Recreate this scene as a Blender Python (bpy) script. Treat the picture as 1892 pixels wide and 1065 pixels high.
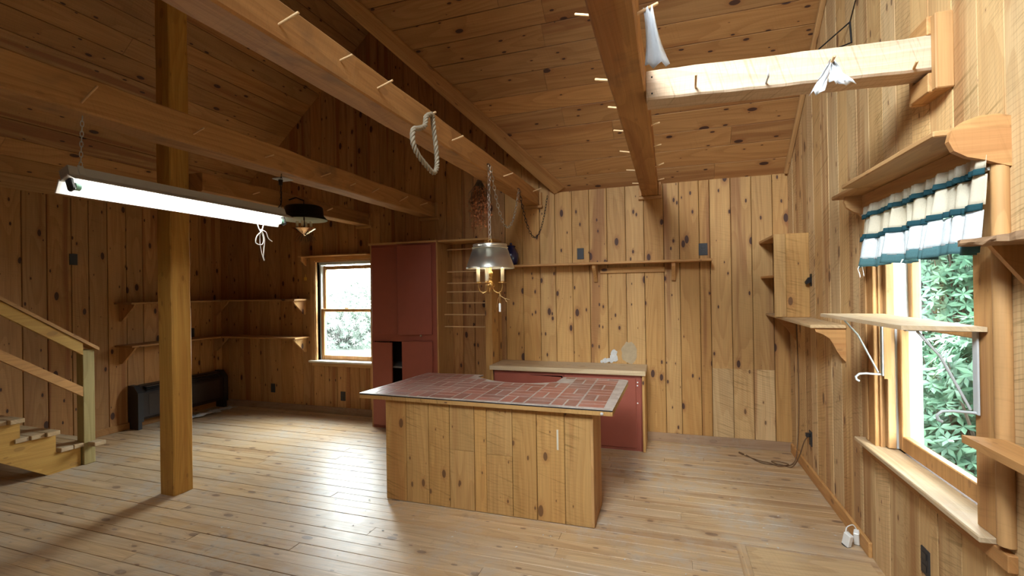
import bpy, math, random
from mathutils import Vector, Matrix

random.seed(11)
SC = bpy.context.scene
COL = SC.collection
for o in list(bpy.data.objects):
    bpy.data.objects.remove(o)

# ------------------------------------------------------------------ camera
CAM_H = 1.5
cam_d = bpy.data.cameras.new('camera')
cam = bpy.data.objects.new('camera', cam_d)
COL.objects.link(cam)
SC.camera = cam
cam_d.sensor_fit = 'HORIZONTAL'
cam_d.sensor_width = 36.0
cam_d.lens = 36.0 * 866.78 / 1892.0
cam_d.clip_start = 0.02
yaw, pitch, roll = (math.radians(a) for a in (18.4734, 0.2009, -0.9006))
f_ = Vector((-math.sin(yaw) * math.cos(pitch), math.cos(yaw) * math.cos(pitch), math.sin(pitch)))
r_ = Vector((math.cos(yaw), math.sin(yaw), 0))
u_ = r_.cross(f_)
R_ = math.cos(roll) * r_ + math.sin(roll) * u_
U_ = -math.sin(roll) * r_ + math.cos(roll) * u_
m = Matrix.Identity(4)
for i in range(3):
    m[i][0] = R_[i]; m[i][1] = U_[i]; m[i][2] = -f_[i]
m.translation = (0, 0, CAM_H)
cam.matrix_world = m

# ------------------------------------------------------------------ light and exposure
SC.view_settings.view_transform = 'Standard'
SC.view_settings.look = 'None'
SC.view_settings.exposure = 0.0
SC.view_settings.gamma = 1.0
SC.view_settings.use_curve_mapping = False
SKY = 72.0
STAND_IN_W = 118.0
TUBE = 40.0
world = bpy.data.worlds.new('overcast')
SC.world = world
world.use_nodes = True
wn = world.node_tree
wn.nodes.clear()
wo = wn.nodes.new('ShaderNodeOutputWorld')
wb = wn.nodes.new('ShaderNodeBackground')
wt = wn.nodes.new('ShaderNodeTexCoord')
ws = wn.nodes.new('ShaderNodeSeparateXYZ')
wr = wn.nodes.new('ShaderNodeValToRGB')
wn.links.new(wt.outputs['Generated'], ws.inputs[0])
wn.links.new(ws.outputs['Z'], wr.inputs[0])
wr.color_ramp.elements[0].position = 0.0
wr.color_ramp.elements[0].color = (0.31, 0.335, 0.335, 1)   # overcast: the horizon a third as bright as the zenith
wr.color_ramp.elements[1].position = 1.0
wr.color_ramp.elements[1].color = (0.91, 0.96, 1.0, 1)
wn.links.new(wr.outputs[0], wb.inputs[0])
wb.inputs[1].default_value = SKY
wn.links.new(wb.outputs[0], wo.inputs[0])


def area(name, loc, look, sx, sy, power, color, portal=False):
    d = bpy.data.lights.new(name, 'AREA')
    d.shape = 'RECTANGLE'; d.size = sx; d.size_y = sy
    d.energy = power; d.color = color
    o = bpy.data.objects.new(name, d)
    COL.objects.link(o)
    o.location = loc
    o.rotation_euler = Vector(look).to_track_quat('-Z', 'Y').to_euler()
    if portal:
        d.cycles.is_portal = True
    return o


# lamp added behind the camera in place of a roof light; slope is closed
area('roof_light_stand_in', (-0.45, -0.15, 3.75), (0.36, 0.75, -0.55), 1.3, 1.3, STAND_IN_W, (0.87, 0.95, 1.0)).data.spread = math.radians(88)
# added soft fill from behind the camera; the front wall has no window
area('front_fill', (-0.6, -1.62, 1.7), (0.3, .9, .0), 1.2, 1.3, 3.0, (0.92, 0.97, 1.0))
area('window_portal', (-3.785, 4.99, 1.27), (0, -1, 0), 0.9, 1.3, 1, (1, 1, 1), True)
area('window_portal', (1.22, 2.49, 1.28), (-1, 0, 0), 0.95, 1.3, 1, (1, 1, 1), True)

# ------------------------------------------------------------------ node helpers


class NT:
    def __init__(self, name):
        self.m = bpy.data.materials.new(name)
        self.m.use_nodes = True
        self.t = self.m.node_tree
        self.t.nodes.clear()
        self.out = self.t.nodes.new('ShaderNodeOutputMaterial')

    def n(self, typ, **kw):
        nd = self.t.nodes.new(typ)
        for k, v in kw.items():
            setattr(nd, k, v)
        return nd

    def link(self, a, b):
        self.t.links.new(a, b)

    def put(self, sock, v):
        if isinstance(v, bpy.types.NodeSocket):
            self.link(v, sock)
        elif v is not None:
            if sock.type == 'RGBA' and len(v) == 3:
                v = (*v, 1)
            sock.default_value = v

    def math(self, op, a, b=None, c=None, clamp=False):
        nd = self.n('ShaderNodeMath', operation=op, use_clamp=clamp)
        for i, v in enumerate((a, b, c)):
            if v is not None:
                self.put(nd.inputs[i], v)
        return nd.outputs[0]

    def xyz(self, x, y, z):
        nd = self.n('ShaderNodeCombineXYZ')
        for i, v in enumerate((x, y, z)):
            self.put(nd.inputs[i], v)
        return nd.outputs[0]

    def noise(self, vec, scale=1.0, detail=2.0, rough=0.5, dist=0.0):
        nd = self.n('ShaderNodeTexNoise')
        self.put(nd.inputs['Vector'], vec)
        nd.inputs['Scale'].default_value = scale
        nd.inputs['Detail'].default_value = detail
        nd.inputs['Roughness'].default_value = rough
        nd.inputs['Distortion'].default_value = dist
        return nd.outputs[0]

    def step(self, v, a, b, lo=0.0, hi=1.0):
        nd = self.n('ShaderNodeMapRange', interpolation_type='SMOOTHSTEP')
        self.put(nd.inputs['Value'], v)
        for k, x in (('From Min', a), ('From Max', b), ('To Min', lo), ('To Max', hi)):
            self.put(nd.inputs[k], x)
        return nd.outputs[0]

    def mix(self, f, a, b, mode='MIX'):
        nd = self.n('ShaderNodeMix', data_type='RGBA', blend_type=mode)
        self.put(nd.inputs[0], f)
        self.put(nd.inputs[6], a)
        self.put(nd.inputs[7], b)
        return nd.outputs[2]

    def bsdf(self, color, rough=0.6, metal=0.0, spec=0.5, normal=None, emit=None, estr=0.0, sheen=0.0):
        nd = self.n('ShaderNodeBsdfPrincipled')
        self.put(nd.inputs['Base Color'], color)
        self.put(nd.inputs['Roughness'], rough)
        self.put(nd.inputs['Metallic'], metal)
        self.put(nd.inputs['Specular IOR Level'], spec)
        if normal is not None:
            self.link(normal, nd.inputs['Normal'])
        if emit is not None:
            self.put(nd.inputs['Emission Color'], emit)
            nd.inputs['Emission Strength'].default_value = estr
        return nd.outputs[0]

    def bump(self, h, strength=0.2, dist=0.002):
        nd = self.n('ShaderNodeBump')
        nd.inputs['Strength'].default_value = strength
        nd.inputs['Distance'].default_value = dist
        self.link(h, nd.inputs['Height'])
        return nd.outputs[0]

    def done(self, sh):
        self.link(sh, self.out.inputs[0])
        return self.m


# base, late-wood, streak, knot, tone variation, streak amount, saw marks, roughness, knots, wear (grey)
WOOD = {
    'wall':    dict(a=(.52, .292, .100), b=(.38, .182, .054), kthr=.30, s=(.25, .090, .030), k=(.055, .024, .018), tone=.17, streak=.6, saw=.25, rough=.62, knots=1.0, tilt=.3),
    'pale':    dict(a=(.60, .395, .185), b=(.46, .270, .108), s=(.36, .165, .058), k=(.085, .040, .024), tone=.20, streak=.70, saw=.9, rough=.70, knots=.8),
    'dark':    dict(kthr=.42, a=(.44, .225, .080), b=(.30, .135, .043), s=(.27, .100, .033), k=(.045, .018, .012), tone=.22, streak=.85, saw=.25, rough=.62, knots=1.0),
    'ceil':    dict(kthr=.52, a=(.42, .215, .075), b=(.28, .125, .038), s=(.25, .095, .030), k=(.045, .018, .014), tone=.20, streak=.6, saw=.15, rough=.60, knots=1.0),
    'island':  dict(tilt=.12, lines=.5, a=(.54, .315, .112), b=(.40, .205, .062), s=(.38, .165, .050), k=(.075, .032, .018), tone=.14, streak=.45, saw=.8, rough=.58, knots=.8),
    'beam':    dict(blotch=.55, a=(.46, .240, .085), b=(.31, .140, .043), s=(.30, .115, .038), k=(.11, .050, .030), tone=.10, streak=.6, saw=.25, rough=.72, knots=.25),
    'beam_pale': dict(tilt=.2, lines=.35, a=(.58, .435, .300), b=(.46, .310, .185), s=(.46, .26, .13), k=(.20, .10, .06), tone=.06, streak=.4, saw=.6, rough=.78, knots=.1),
    'post':    dict(a=(.56, .330, .080), b=(.42, .215, .045), s=(.40, .185, .040), k=(.12, .055, .025), tone=.05, streak=.5, saw=.1, rough=.6, knots=.35),
    'trim':    dict(a=(.52, .285, .105), b=(.37, .180, .060), s=(.36, .150, .050), k=(.07, .03, .02), tone=.14, streak=.5, saw=.15, rough=.6, knots=.5),
    'casing':  dict(a=(.50, .275, .105), b=(.35, .170, .058), s=(.34, .145, .050), k=(.07, .03, .02), tone=.10, streak=.6, saw=.22, lines=.3, tilt=.2, rough=.6, knots=.3),
    'worn':    dict(a=(.56, .400, .220), b=(.40, .255, .120), s=(.38, .22, .10), k=(.10, .05, .03), tone=.10, streak=.5, saw=.2, rough=.65, knots=.4, wear=.35),
    'grey':    dict(a=(.34, .215, .125), b=(.25, .145, .080), s=(.22, .12, .070), k=(.08, .04, .03), tone=.12, streak=.5, saw=.1, rough=.7, knots=.3, wear=.2),
    'floor':   dict(a=(.56, .395, .225), b=(.40, .250, .125), s=(.34, .195, .092), k=(.10, .05, .035), tone=.09, streak=.65, saw=.1, spec=.4, grain=.8, rough=.38, knots=.7, wear=.72),
    'green':   dict(a=(.40, .310, .120), b=(.30, .215, .070), s=(.28, .18, .06), k=(.06, .03, .02), tone=.10, streak=.5, saw=.1, rough=.65, knots=.7),
}
_wood = {}


def wood(kind, ax=0):
    key = (kind, ax)
    if key in _wood:
        return _wood[key]
    p = WOOD[kind]
    t = NT('pine_%s_%s' % (kind, 'xyz'[ax]))
    tc = t.n('ShaderNodeTexCoord')
    oi = t.n('ShaderNodeObjectInfo')
    sp = t.n('ShaderNodeSeparateXYZ')
    t.link(tc.outputs['Object'], sp.inputs[0])
    rnd = oi.outputs['Random']
    c = [sp.outputs[i] for i in range(3)]
    l = t.math('MULTIPLY_ADD', rnd, 57.0, c[ax])
    w = t.math('ADD', c[(ax + 1) % 3], c[(ax + 2) % 3])
    w = t.math('MULTIPLY_ADD', rnd, 23.0, w)
    tk = c[(ax + 2) % 3]
    # soft warping so grain and knots are not ruled straight
    warp = t.noise(t.xyz(t.math('MULTIPLY', l, 2.0), t.math('MULTIPLY', w, 6.0), 0.0), 1.0, 2.0)
    wob = t.math('SUBTRACT', warp, 0.5)

    def knots(sl, sw, rmax, thr, off):
        kv = t.xyz(t.math('MULTIPLY_ADD', wob, 0.10, t.math('MULTIPLY_ADD', l, sl, off)),
                   t.math('MULTIPLY_ADD', wob, 0.14, t.math('MULTIPLY', w, sw)), 0.0)
        vo = t.n('ShaderNodeTexVoronoi', voronoi_dimensions='2D', feature='F1')
        t.put(vo.inputs['Vector'], kv)
        vo.inputs['Scale'].default_value = 1.0
        vo.inputs['Randomness'].default_value = 0.9
        sc = t.n('ShaderNodeSeparateColor')
        t.link(vo.outputs['Color'], sc.inputs[0])
        rad = t.step(sc.outputs[0], thr, 1.0, 0.0, rmax)
        d = vo.outputs['Distance']
        core = t.step(t.math('SUBTRACT', d, rad), -0.012, 0.010, 1.0, 0.0)
        on = t.math('GREATER_THAN', rad, rmax * 0.16)
        core = t.math('MULTIPLY', core, on)
        halo = t.math('MULTIPLY', t.step(d, rad, t.math('MULTIPLY_ADD', rad, 2.4, 0.02), 1.0, 0.0), on)
        return core, halo
    k1, h1 = knots(2.6, 5.5, 0.105, p.get('kthr', .36), 0.0)
    k2, h2 = knots(4.6, 11.0, 0.090, 0.55, 3.7)
    kn = t.math('MAXIMUM', k1, k2)
    ha = t.math('MAXIMUM', h1, t.math('MULTIPLY', h2, 0.6))
    kn = t.math('MULTIPLY', kn, p['knots'], clamp=True)
    ha = t.math('MULTIPLY', ha, min(1.0, p['knots'] + .15))
    # cathedral grain, pushed aside round the knots
    gw = t.math('MULTIPLY_ADD', ha, 0.02, w)
    ring = t.noise(t.xyz(t.math('MULTIPLY', l, 0.55), t.math('MULTIPLY', gw, 4.2), t.math('MULTIPLY', tk, 2.0)), 1.0, 1.0, 0.4)
    ring = t.math('FRACT', t.math('MULTIPLY', ring, 13.0))
    ring = t.math('MULTIPLY', t.step(ring, 0.25, 0.95), t.step(ring, 1.0, 0.96))
    fine = t.noise(t.xyz(t.math('MULTIPLY', l, 3.0), t.math('MULTIPLY', gw, 110.0), t.math('MULTIPLY', tk, 60.0)), 1.0, 3.0, 0.6)
    strk = t.noise(t.xyz(t.math('MULTIPLY', l, 0.35), t.math('MULTIPLY', gw, 9.0), t.math('MULTIPLY', rnd, 9.0)), 1.0, 2.0, 0.55)
    sg_ = t.step(t.math('FRACT', t.math('MULTIPLY', rnd, 31.7)), .30, .75, .25, 1.0)
    strk = t.math('MULTIPLY', t.math('MULTIPLY', t.step(strk, 0.51, 0.62), sg_), p['streak'])
    col = t.mix(t.math('MULTIPLY', ring, 0.42), p['a'], p['b'])
    col = t.mix(strk, col, p['s'])
    gr_ = p.get('grain', .55)
    fcol = t.math('MULTIPLY_ADD', fine, gr_, 1.0 - gr_ * .5)
    col = t.mix(1.0, col, t.xyz(fcol, fcol, fcol), 'MULTIPLY')
    # saw marks across the board
    sawc = t.math('MULTIPLY_ADD', w, 0.30, l)
    sawc = t.math('MULTIPLY_ADD', wob, 0.006, sawc)
    saw = t.noise(t.xyz(t.math('MULTIPLY', sawc, 75.0), t.math('MULTIPLY', w, 2.0), 0.0), 1.0, 2.0, 0.6)
    sawm = t.step(saw, 0.56, 0.68)
    tl = t.math('MULTIPLY', w, t.math('MULTIPLY_ADD', t.math('FRACT', t.math('MULTIPLY', rnd, 5.3)), p.get('tilt', 1.1), -.4 * p.get('tilt', 1.1)))
    sl = t.math('FRACT', t.math('MULTIPLY_ADD', wob, 1.2, t.math('MULTIPLY', t.math('ADD', l, tl), 46.0)))
    sl = t.math('MULTIPLY', t.step(sl, 0.0, .10), t.step(sl, .26, .12))
    sawm = t.math('MAXIMUM', sawm, t.math('MULTIPLY', sl, p.get('lines', .7)))
    patch = t.step(t.noise(t.xyz(l, t.math('MULTIPLY', w, 2.5), 5.0), 1.6, 2.0), 0.36, 0.62)
    sawm = t.math('MULTIPLY', sawm, t.math('MULTIPLY', patch, p['saw']))
    sd = t.math('MULTIPLY_ADD', sawm, -0.42, 1.0)
    col = t.mix(1.0, col, t.xyz(sd, sd, t.math('MULTIPLY_ADD', sawm, -0.5, 1.0)), 'MULTIPLY')
    # board to board tone
    rt = t.math('FRACT', t.math('MULTIPLY', rnd, 7.31))
    tone = t.math('MULTIPLY_ADD', rt, p['tone'] * 1.3, 1.0 - p['tone'] * .8)
    rb = t.math('FRACT', t.math('MULTIPLY', rnd, 13.7))
    blue = t.math('MULTIPLY', tone, t.math('MULTIPLY_ADD', rb, 0.30, 0.86))
    grn = t.math('MULTIPLY', tone, t.math('MULTIPLY_ADD', rb, 0.10, 0.95))
    col = t.mix(1.0, col, t.xyz(tone, grn, blue), 'MULTIPLY')
    col = t.mix(t.math('MULTIPLY', ha, 0.45), col, p['s'])
    col = t.mix(t.math('MULTIPLY', kn, 0.93), col, p['k'])
    rough = p['rough']
    if p.get('blotch'):
        bn = t.noise(t.xyz(t.math('MULTIPLY', l, 1.6), t.math('MULTIPLY', w, 2.2), 3.0), 1.0, 4.0, .65)
        col = t.mix(t.math('MULTIPLY', t.step(bn, .56, .70), p['blotch']), col, (.11, .075, .055))
    if p.get('wear'):
        geo = t.n('ShaderNodeNewGeometry')
        wv = t.noise(geo.outputs['Position'], 1.7, 4.0, 0.65)
        wv2 = t.noise(geo.outputs['Position'], 14.0, 4.0, 0.7)
        wm = t.math('MULTIPLY', t.step(wv, 0.40, 0.66), t.step(wv2, 0.32, 0.62))
        col = t.mix(t.math('MULTIPLY', wm, p['wear']), col, (.48, .43, .36))
        dirt = t.step(t.noise(geo.outputs['Position'], 5.0, 5.0, 0.75), 0.58, 0.74)
        col = t.mix(t.math('MULTIPLY', dirt, p['wear'] * .55), col, (.17, .125, .085))
        rough = t.math('MULTIPLY_ADD', wv2, 0.22, p['rough'] - .08)
    h = t.math('ADD', t.math('MULTIPLY', fine, 0.35), t.math('MULTIPLY', sawm, -0.9))
    sh = t.bsdf(col, rough, spec=p.get('spec', .35), normal=t.bump(h, 0.35, 0.0015))
    _wood[key] = t.done(sh)
    return _wood[key]


_mats = {}


def plain(name, color, rough=.6, metal=0.0, spec=.5, var=.12, scale=30.0, bump=0.0, emit=None, estr=0.0):
    if name in _mats:
        return _mats[name]
    t = NT(name)
    tc = t.n('ShaderNodeTexCoord')
    nz = t.noise(tc.outputs['Object'], scale, 4.0, .6)
    k = t.math('MULTIPLY_ADD', nz, var * 2, 1.0 - var)
    col = t.mix(1.0, color, t.xyz(k, k, k), 'MULTIPLY')
    nrm = t.bump(nz, bump, .002) if bump else None
    _mats[name] = t.done(t.bsdf(col, rough, metal, spec, nrm, emit, estr))
    return _mats[name]


def thin_glass():
    t = NT('window_glass')
    lw = t.n('ShaderNodeLayerWeight'); lw.inputs['Blend'].default_value = .5
    fr = t.math('MULTIPLY_ADD', t.math('POWER', lw.outputs['Facing'], 5.0), .45, .02)
    tr = t.n('ShaderNodeBsdfTransparent'); tr.inputs[0].default_value = (.95, .975, .965, 1)
    gl = t.n('ShaderNodeBsdfGlossy'); gl.inputs['Roughness'].default_value = 0.01
    mx = t.n('ShaderNodeMixShader')
    t.link(fr, mx.inputs[0]); t.link(tr.outputs[0], mx.inputs[1]); t.link(gl.outputs[0], mx.inputs[2])
    return t.done(mx.outputs[0])


def cloth(name, color, trans=.35, weave=260.0, var=.2):
    t = NT(name)
    tc = t.n('ShaderNodeTexCoord')
    nz = t.noise(tc.outputs['Object'], weave, 3.0, .7)
    k = t.math('MULTIPLY_ADD', nz, var * 2, 1.0 - var)
    col = t.mix(1.0, color, t.xyz(k, k, k), 'MULTIPLY')
    a = t.bsdf(col, .9, spec=.1, normal=t.bump(nz, .4, .002))
    tr = t.n('ShaderNodeBsdfTranslucent'); t.link(col, tr.inputs[0])
    mx = t.n('ShaderNodeMixShader'); mx.inputs[0].default_value = trans
    t.link(a, mx.inputs[1]); t.link(tr.outputs[0], mx.inputs[2])
    return t.done(mx.outputs[0])


def leafmat(name, c1, c2):
    t = NT(name)
    tc = t.n('ShaderNodeTexCoord')
    geo = t.n('ShaderNodeNewGeometry')
    nz = t.noise(tc.outputs['Object'], 1.6, 4.0, .6)
    rn = geo.outputs['Random Per Island']
    f = t.math('ADD', t.math('MULTIPLY', nz, .7), t.math('MULTIPLY', rn, .5))
    col = t.mix(t.step(f, .3, .9), c1, c2)
    a = t.bsdf(col, .6, spec=.22)
    tr = t.n('ShaderNodeBsdfTranslucent'); t.link(col, tr.inputs[0])
    mx = t.n('ShaderNodeMixShader'); mx.inputs[0].default_value = .3
    t.link(a, mx.inputs[1]); t.link(tr.outputs[0], mx.inputs[2])
    return t.done(mx.outputs[0])


GLASS = thin_glass()
GAP = plain('dark_gap', (.035, .020, .012), .9)
RED = plain('barn_red_paint', (.29, .072, .044), .5, var=.10, scale=9, bump=.05)
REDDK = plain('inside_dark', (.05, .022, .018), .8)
VINYL = plain('white_vinyl', (.56, .59, .60), .4, var=.04)
BLACK = plain('black_plastic', (.018, .017, .018), .42)
OUTL = plain('dark_plate', (.026, .026, .029), .55)
IRON = plain('black_iron', (.020, .018, .018), .55, .6)
BRASS = plain('aged_brass', (.62, .40, .15), .32, 1.0, var=.15)
PEWTER = plain('brushed_pewter', (.66, .64, .56), .30, .92, var=.06)
CHROME = plain('chain_steel', (.50, .46, .38), .35, 1.0)
WHITE = plain('white_enamel', (.82, .82, .78), .35, var=.03)
GREYMET = plain('grey_enamel', (.46, .49, .50), .45, var=.05)
WHITEMET = plain('white_painted_steel', (.50, .53, .53), .4, var=.08)
CANDLE = plain('candle_sleeve', (.82, .74, .55), .5, var=.05)
BLUE = plain('blue_glaze', (.010, .014, .070), .12, spec=.7, var=.1)
CORD = plain('brown_cord', (.14, .075, .035), .6)
WCORD = plain('white_cord', (.78, .78, .74), .5)
PAPER = cloth('white_tissue', (.80, .83, .86), .35, 60.0, .06)
STRAW = plain('straw', (.30, .25, .175), .85, var=.35, scale=60, bump=.3)
DRIED = plain('dried_flower', (.44, .17, .065), .9, var=.5, scale=40)
STEM = plain('dry_stem', (.13, .085, .05), .9, var=.3)
DOWEL = plain('dowel', (.66, .43, .21), .55, var=.10, scale=14)
PLASTER = plain('white_plaster', (.55, .54, .52), .9, var=.25, scale=35, bump=.6)
YELLOW = plain('yellow_paint', (.70, .42, .05), .5)
HEATER = plain('brown_enamel', (.020, .012, .009), .4, var=.2)
BRICK = None

# ------------------------------------------------------------------ mesh builder
WORLD_LOC = {}


class MB:
    def __init__(self):
        self.v = []; self.f = []; self.s = []

    def add(self, vs, fs, smooth=False):
        b = len(self.v)
        self.v += [Vector(v) for v in vs]
        for f in fs:
            self.f.append([b + i for i in f]); self.s.append(smooth)

    def box(self, x0, x1, y0, y1, z0, z1, bev=0.0, mat=None):
        """box with optional chamfered edges"""
        if x0 > x1: x0, x1 = x1, x0
        if y0 > y1: y0, y1 = y1, y0
        if z0 > z1: z0, z1 = z1, z0
        b = min(bev, (x1 - x0) * .45, (y1 - y0) * .45, (z1 - z0) * .45)
        if b <= 0:
            vs = [(x, y, z) for z in (z0, z1) for y in (y0, y1) for x in (x0, x1)]
            fs = [(0, 2, 3, 1), (4, 5, 7, 6), (0, 1, 5, 4), (2, 6, 7, 3), (0, 4, 6, 2), (1, 3, 7, 5)]
        else:
            vs = []; idx = {}
            for sx in (0, 1):
                for sy in (0, 1):
                    for sz in (0, 1):
                        X = (x0, x1)[sx]; Y = (y0, y1)[sy]; Z = (z0, z1)[sz]
                        ix = X + (b if sx == 0 else -b); iy = Y + (b if sy == 0 else -b); iz = Z + (b if sz == 0 else -b)
                        idx[sx, sy, sz] = len(vs)
                        vs += [(X, iy, iz), (ix, Y, iz), (ix, iy, Z)]
            I = lambda a, k: idx[a] + k
            fs = []
            for s in (0, 1):
                q = [(s, 0, 0), (s, 1, 0), (s, 1, 1), (s, 0, 1)]
                fs.append([I(a, 0) for a in (q if s else q[::-1])])
                q = [(0, s, 0), (1, s, 0), (1, s, 1), (0, s, 1)]
                fs.append([I(a, 1) for a in (q[::-1] if s else q)])
                q = [(0, 0, s), (1, 0, s), (1, 1, s), (0, 1, s)]
                fs.append([I(a, 2) for a in (q if s else q[::-1])])
            for a in (0, 1):
                for c in (0, 1):
                    fs.append([I((0, a, c), 1), I((1, a, c), 1), I((1, a, c), 2), I((0, a, c), 2)][::(1 if a == c else -1)])
                    fs.append([I((a, 0, c), 0), I((a, 1, c), 0), I((a, 1, c), 2), I((a, 0, c), 2)][::(-1 if a == c else 1)])
                    fs.append([I((a, c, 0), 0), I((a, c, 1), 0), I((a, c, 1), 1), I((a, c, 0), 1)][::(1 if a == c else -1)])
            for k in idx:
                i = idx[k]
                fs.append([i, i + 1, i + 2] if (k[0] + k[1] + k[2]) % 2 else [i, i + 2, i + 1])
        if mat is not None:
            vs = [mat @ Vector(v) for v in vs]
        self.add(vs, fs)
        return self

    def prism(self, poly, axis, a0, a1):
        """extrude a 2-D outline along an axis; poly in the other two axes (cyclic order)"""
        n = len(poly)
        def P(p, a):
            if axis == 0: return (a, p[0], p[1])
            if axis == 1: return (p[0], a, p[1])
            return (p[0], p[1], a)
        vs = [P(p, a0) for p in poly] + [P(p, a1) for p in poly]
        fs = [list(range(n))[::-1], list(range(n, 2 * n))]
        fs += [(i, (i + 1) % n, n + (i + 1) % n, n + i) for i in range(n)]
        self.add(vs, fs)
        return self

    def tube(self, pts, r, n=8, cap=True, closed=False):
        pts = [Vector(p) for p in pts]
        rs = r if isinstance(r, (list, tuple)) else [r] * len(pts)
        N = len(pts)
        rings = []; up = None
        for i, p in enumerate(pts):
            a = pts[i - 1] if (i > 0 or closed) else p
            b = pts[(i + 1) % N] if (i < N - 1 or closed) else p
            d = (b - a)
            if d.length < 1e-9: d = Vector((0, 0, 1))
            d.normalize()
            if up is None:
                up = d.orthogonal().normalized()
            else:
                up = up - d * up.dot(d)
                up = up.normalized() if up.length > 1e-6 else d.orthogonal().normalized()
            s = d.cross(up)
            rings.append([p + (up * math.cos(2 * math.pi * k / n) + s * math.sin(2 * math.pi * k / n)) * rs[i] for k in range(n)])
        vs = [v for rg in rings for v in rg]
        fs = []
        M = N if closed else N - 1
        for i in range(M):
            j = (i + 1) % N
            for k in range(n):
                fs.append((i * n + k, i * n + (k + 1) % n, j * n + (k + 1) % n, j * n + k))
        self.add(vs, fs, True)
        if cap and not closed:
            self.add(rings[0], [list(range(n))[::-1]]); self.add(rings[-1], [list(range(n))])
        return self

    def lathe(self, prof, c=(0, 0, 0), n=24, axis=2):
        vs = []
        for r, h in prof:
            for k in range(n):
                a = 2 * math.pi * k / n
                p = (r * math.cos(a), r * math.sin(a), h)
                if axis == 0: p = (h, p[0], p[1])
                if axis == 1: p = (p[0], h, p[1])
                vs.append((c[0] + p[0], c[1] + p[1], c[2] + p[2]))
        fs = []
        for i in range(len(prof) - 1):
            for k in range(n):
                fs.append((i * n + k, i * n + (k + 1) % n, (i + 1) * n + (k + 1) % n, (i + 1) * n + k))
        self.add(vs, fs, True)
        return self

    def sheet(self, grid):
        R = len(grid); C = len(grid[0])
        vs = [p for row in grid for p in row]
        fs = [(i * C + j, i * C + j + 1, (i + 1) * C + j + 1, (i + 1) * C + j) for i in range(R - 1) for j in range(C - 1)]
        self.add(vs, fs, True)
        return self

    def build(self, name, mat, parent=None, origin=None, rot=None, solid=0.0):
        if origin is None:
            lo = [min(v[i] for v in self.v) for i in range(3)]
            hi = [max(v[i] for v in self.v) for i in range(3)]
            origin = Vector([(a + b) / 2 for a, b in zip(lo, hi)])
            vs = [v - origin for v in self.v]
        else:
            origin = Vector(origin)
            vs = [v - origin for v in self.v] if rot is None else self.v
        me = bpy.data.meshes.new(name)
        me.from_pydata([tuple(v) for v in vs], [], self.f)
        me.polygons.foreach_set('use_smooth', self.s)
        me.materials.append(mat)
        me.update()
        o = bpy.data.objects.new(name, me)
        COL.objects.link(o)
        mw = Matrix.Translation(origin)
        if rot is not None:
            mw = mw @ rot.to_4x4()
        if parent is not None:
            o.parent = parent
            o.matrix_parent_inverse = Matrix.Identity(4)
            o.matrix_local = WORLD_LOC[parent].inverted() @ mw
        else:
            o.matrix_world = mw
        WORLD_LOC[o] = mw
        if solid:
            md = o.modifiers.new('thickness', 'SOLIDIFY'); md.thickness = solid; md.offset = 0
        return o


def tag(o, label, cat, group=None, kind=None):
    o['label'] = label; o['category'] = cat
    if group: o['group'] = group
    if kind: o['kind'] = kind
    return o


def thing(name, loc, label, cat, group=None):
    o = bpy.data.objects.new(name, None)
    o.empty_display_size = .05
    COL.objects.link(o)
    o.location = loc
    WORLD_LOC[o] = Matrix.Translation(Vector(loc))
    return tag(o, label, cat, group)


def struct(o):
    o['kind'] = 'structure'
    return o


def part(name, parent, kind, b, bev=.003, ax=None, mat=None):
    """a board: b = (x0,x1,y0,y1,z0,z1); the grain runs along its longest side"""
    d = [abs(b[1] - b[0]), abs(b[3] - b[2]), abs(b[5] - b[4])]
    if ax is None:
        ax = d.index(max(d))
    return MB().box(*b, bev).build(name, mat or wood(kind, ax), parent)


def plank(parent, kind, o, L, W, N, w, l0, l1, t=.018, name='plank', gap=.003, ch=.004, mat=None):
    """one board: o = point on the wall, L / W / N = its length, width and face directions.
    l0, l1 = (start at near edge, start at far edge) lengths"""
    if not isinstance(l0, tuple): l0 = (l0, l0)
    if not isinstance(l1, tuple): l1 = (l1, l1)
    lm = (sum(l0) + sum(l1)) / 4
    h = w / 2 - gap / 2
    ch = ch * random.uniform(.7, 1.3)
    sec = [(-h, 0), (-h, t - ch), (-h + ch, t), (h - ch, t), (h, t - ch), (h, 0)]
    vs = []
    for e in (l0, l1):
        for (q, z) in sec:
            f = (q + w / 2) / w
            vs.append((e[0] * (1 - f) + e[1] * f - lm, q, z))
    n = len(sec)
    fs = [list(range(n)), list(range(n, 2 * n))[::-1]]
    fs += [(i, n + i, n + (i + 1) % n, (i + 1) % n) for i in range(n)]
    mb = MB(); mb.add(vs, fs)
    L = Vector(L).normalized(); W = Vector(W).normalized(); N = Vector(N).normalized()
    rot = Matrix((L, W, N)).transposed()
    if rot.determinant() < 0:
        mb.f = [f[::-1] for f in mb.f]
    off = random.uniform(-.0015, .0015)
    org = Vector(o) + L * lm + W * (w / 2) + N * off
    return mb.build(name, mat or wood(kind, 0), parent, origin=org, rot=rot)


# ------------------------------------------------------------------ room dimensions
XR, XL, YB, YF = 1.05, -5.8, 4.82, -1.82
EAVE = 2.52
SL, SR, SK = .87, .965, .80
XE = -1.12                      # eave line of the main roof over the kitchen
XRIDGE = -3.339
ZRIDGE = EAVE + SL * (XRIDGE - XL)
YRIDGE = 1.5
ZK = EAVE + SK * (YB - YRIDGE)


def z_main(x):
    return min(EAVE + SL * (x - XL), EAVE + SR * (XE - x)) if x < XE else EAVE


def z_kit(y):
    return EAVE + SK * (YB - y) if y > YRIDGE else EAVE + SK * (y - YF)


W1 = (-4.19, -3.38, .631, 1.88)   # window 1 opening in the back wall (x0,x1,z0,z1)
W2 = (2.07, 2.91, .631, 1.90)      # window 2 opening in the right wall (y0,y1,z0,z1)

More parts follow.
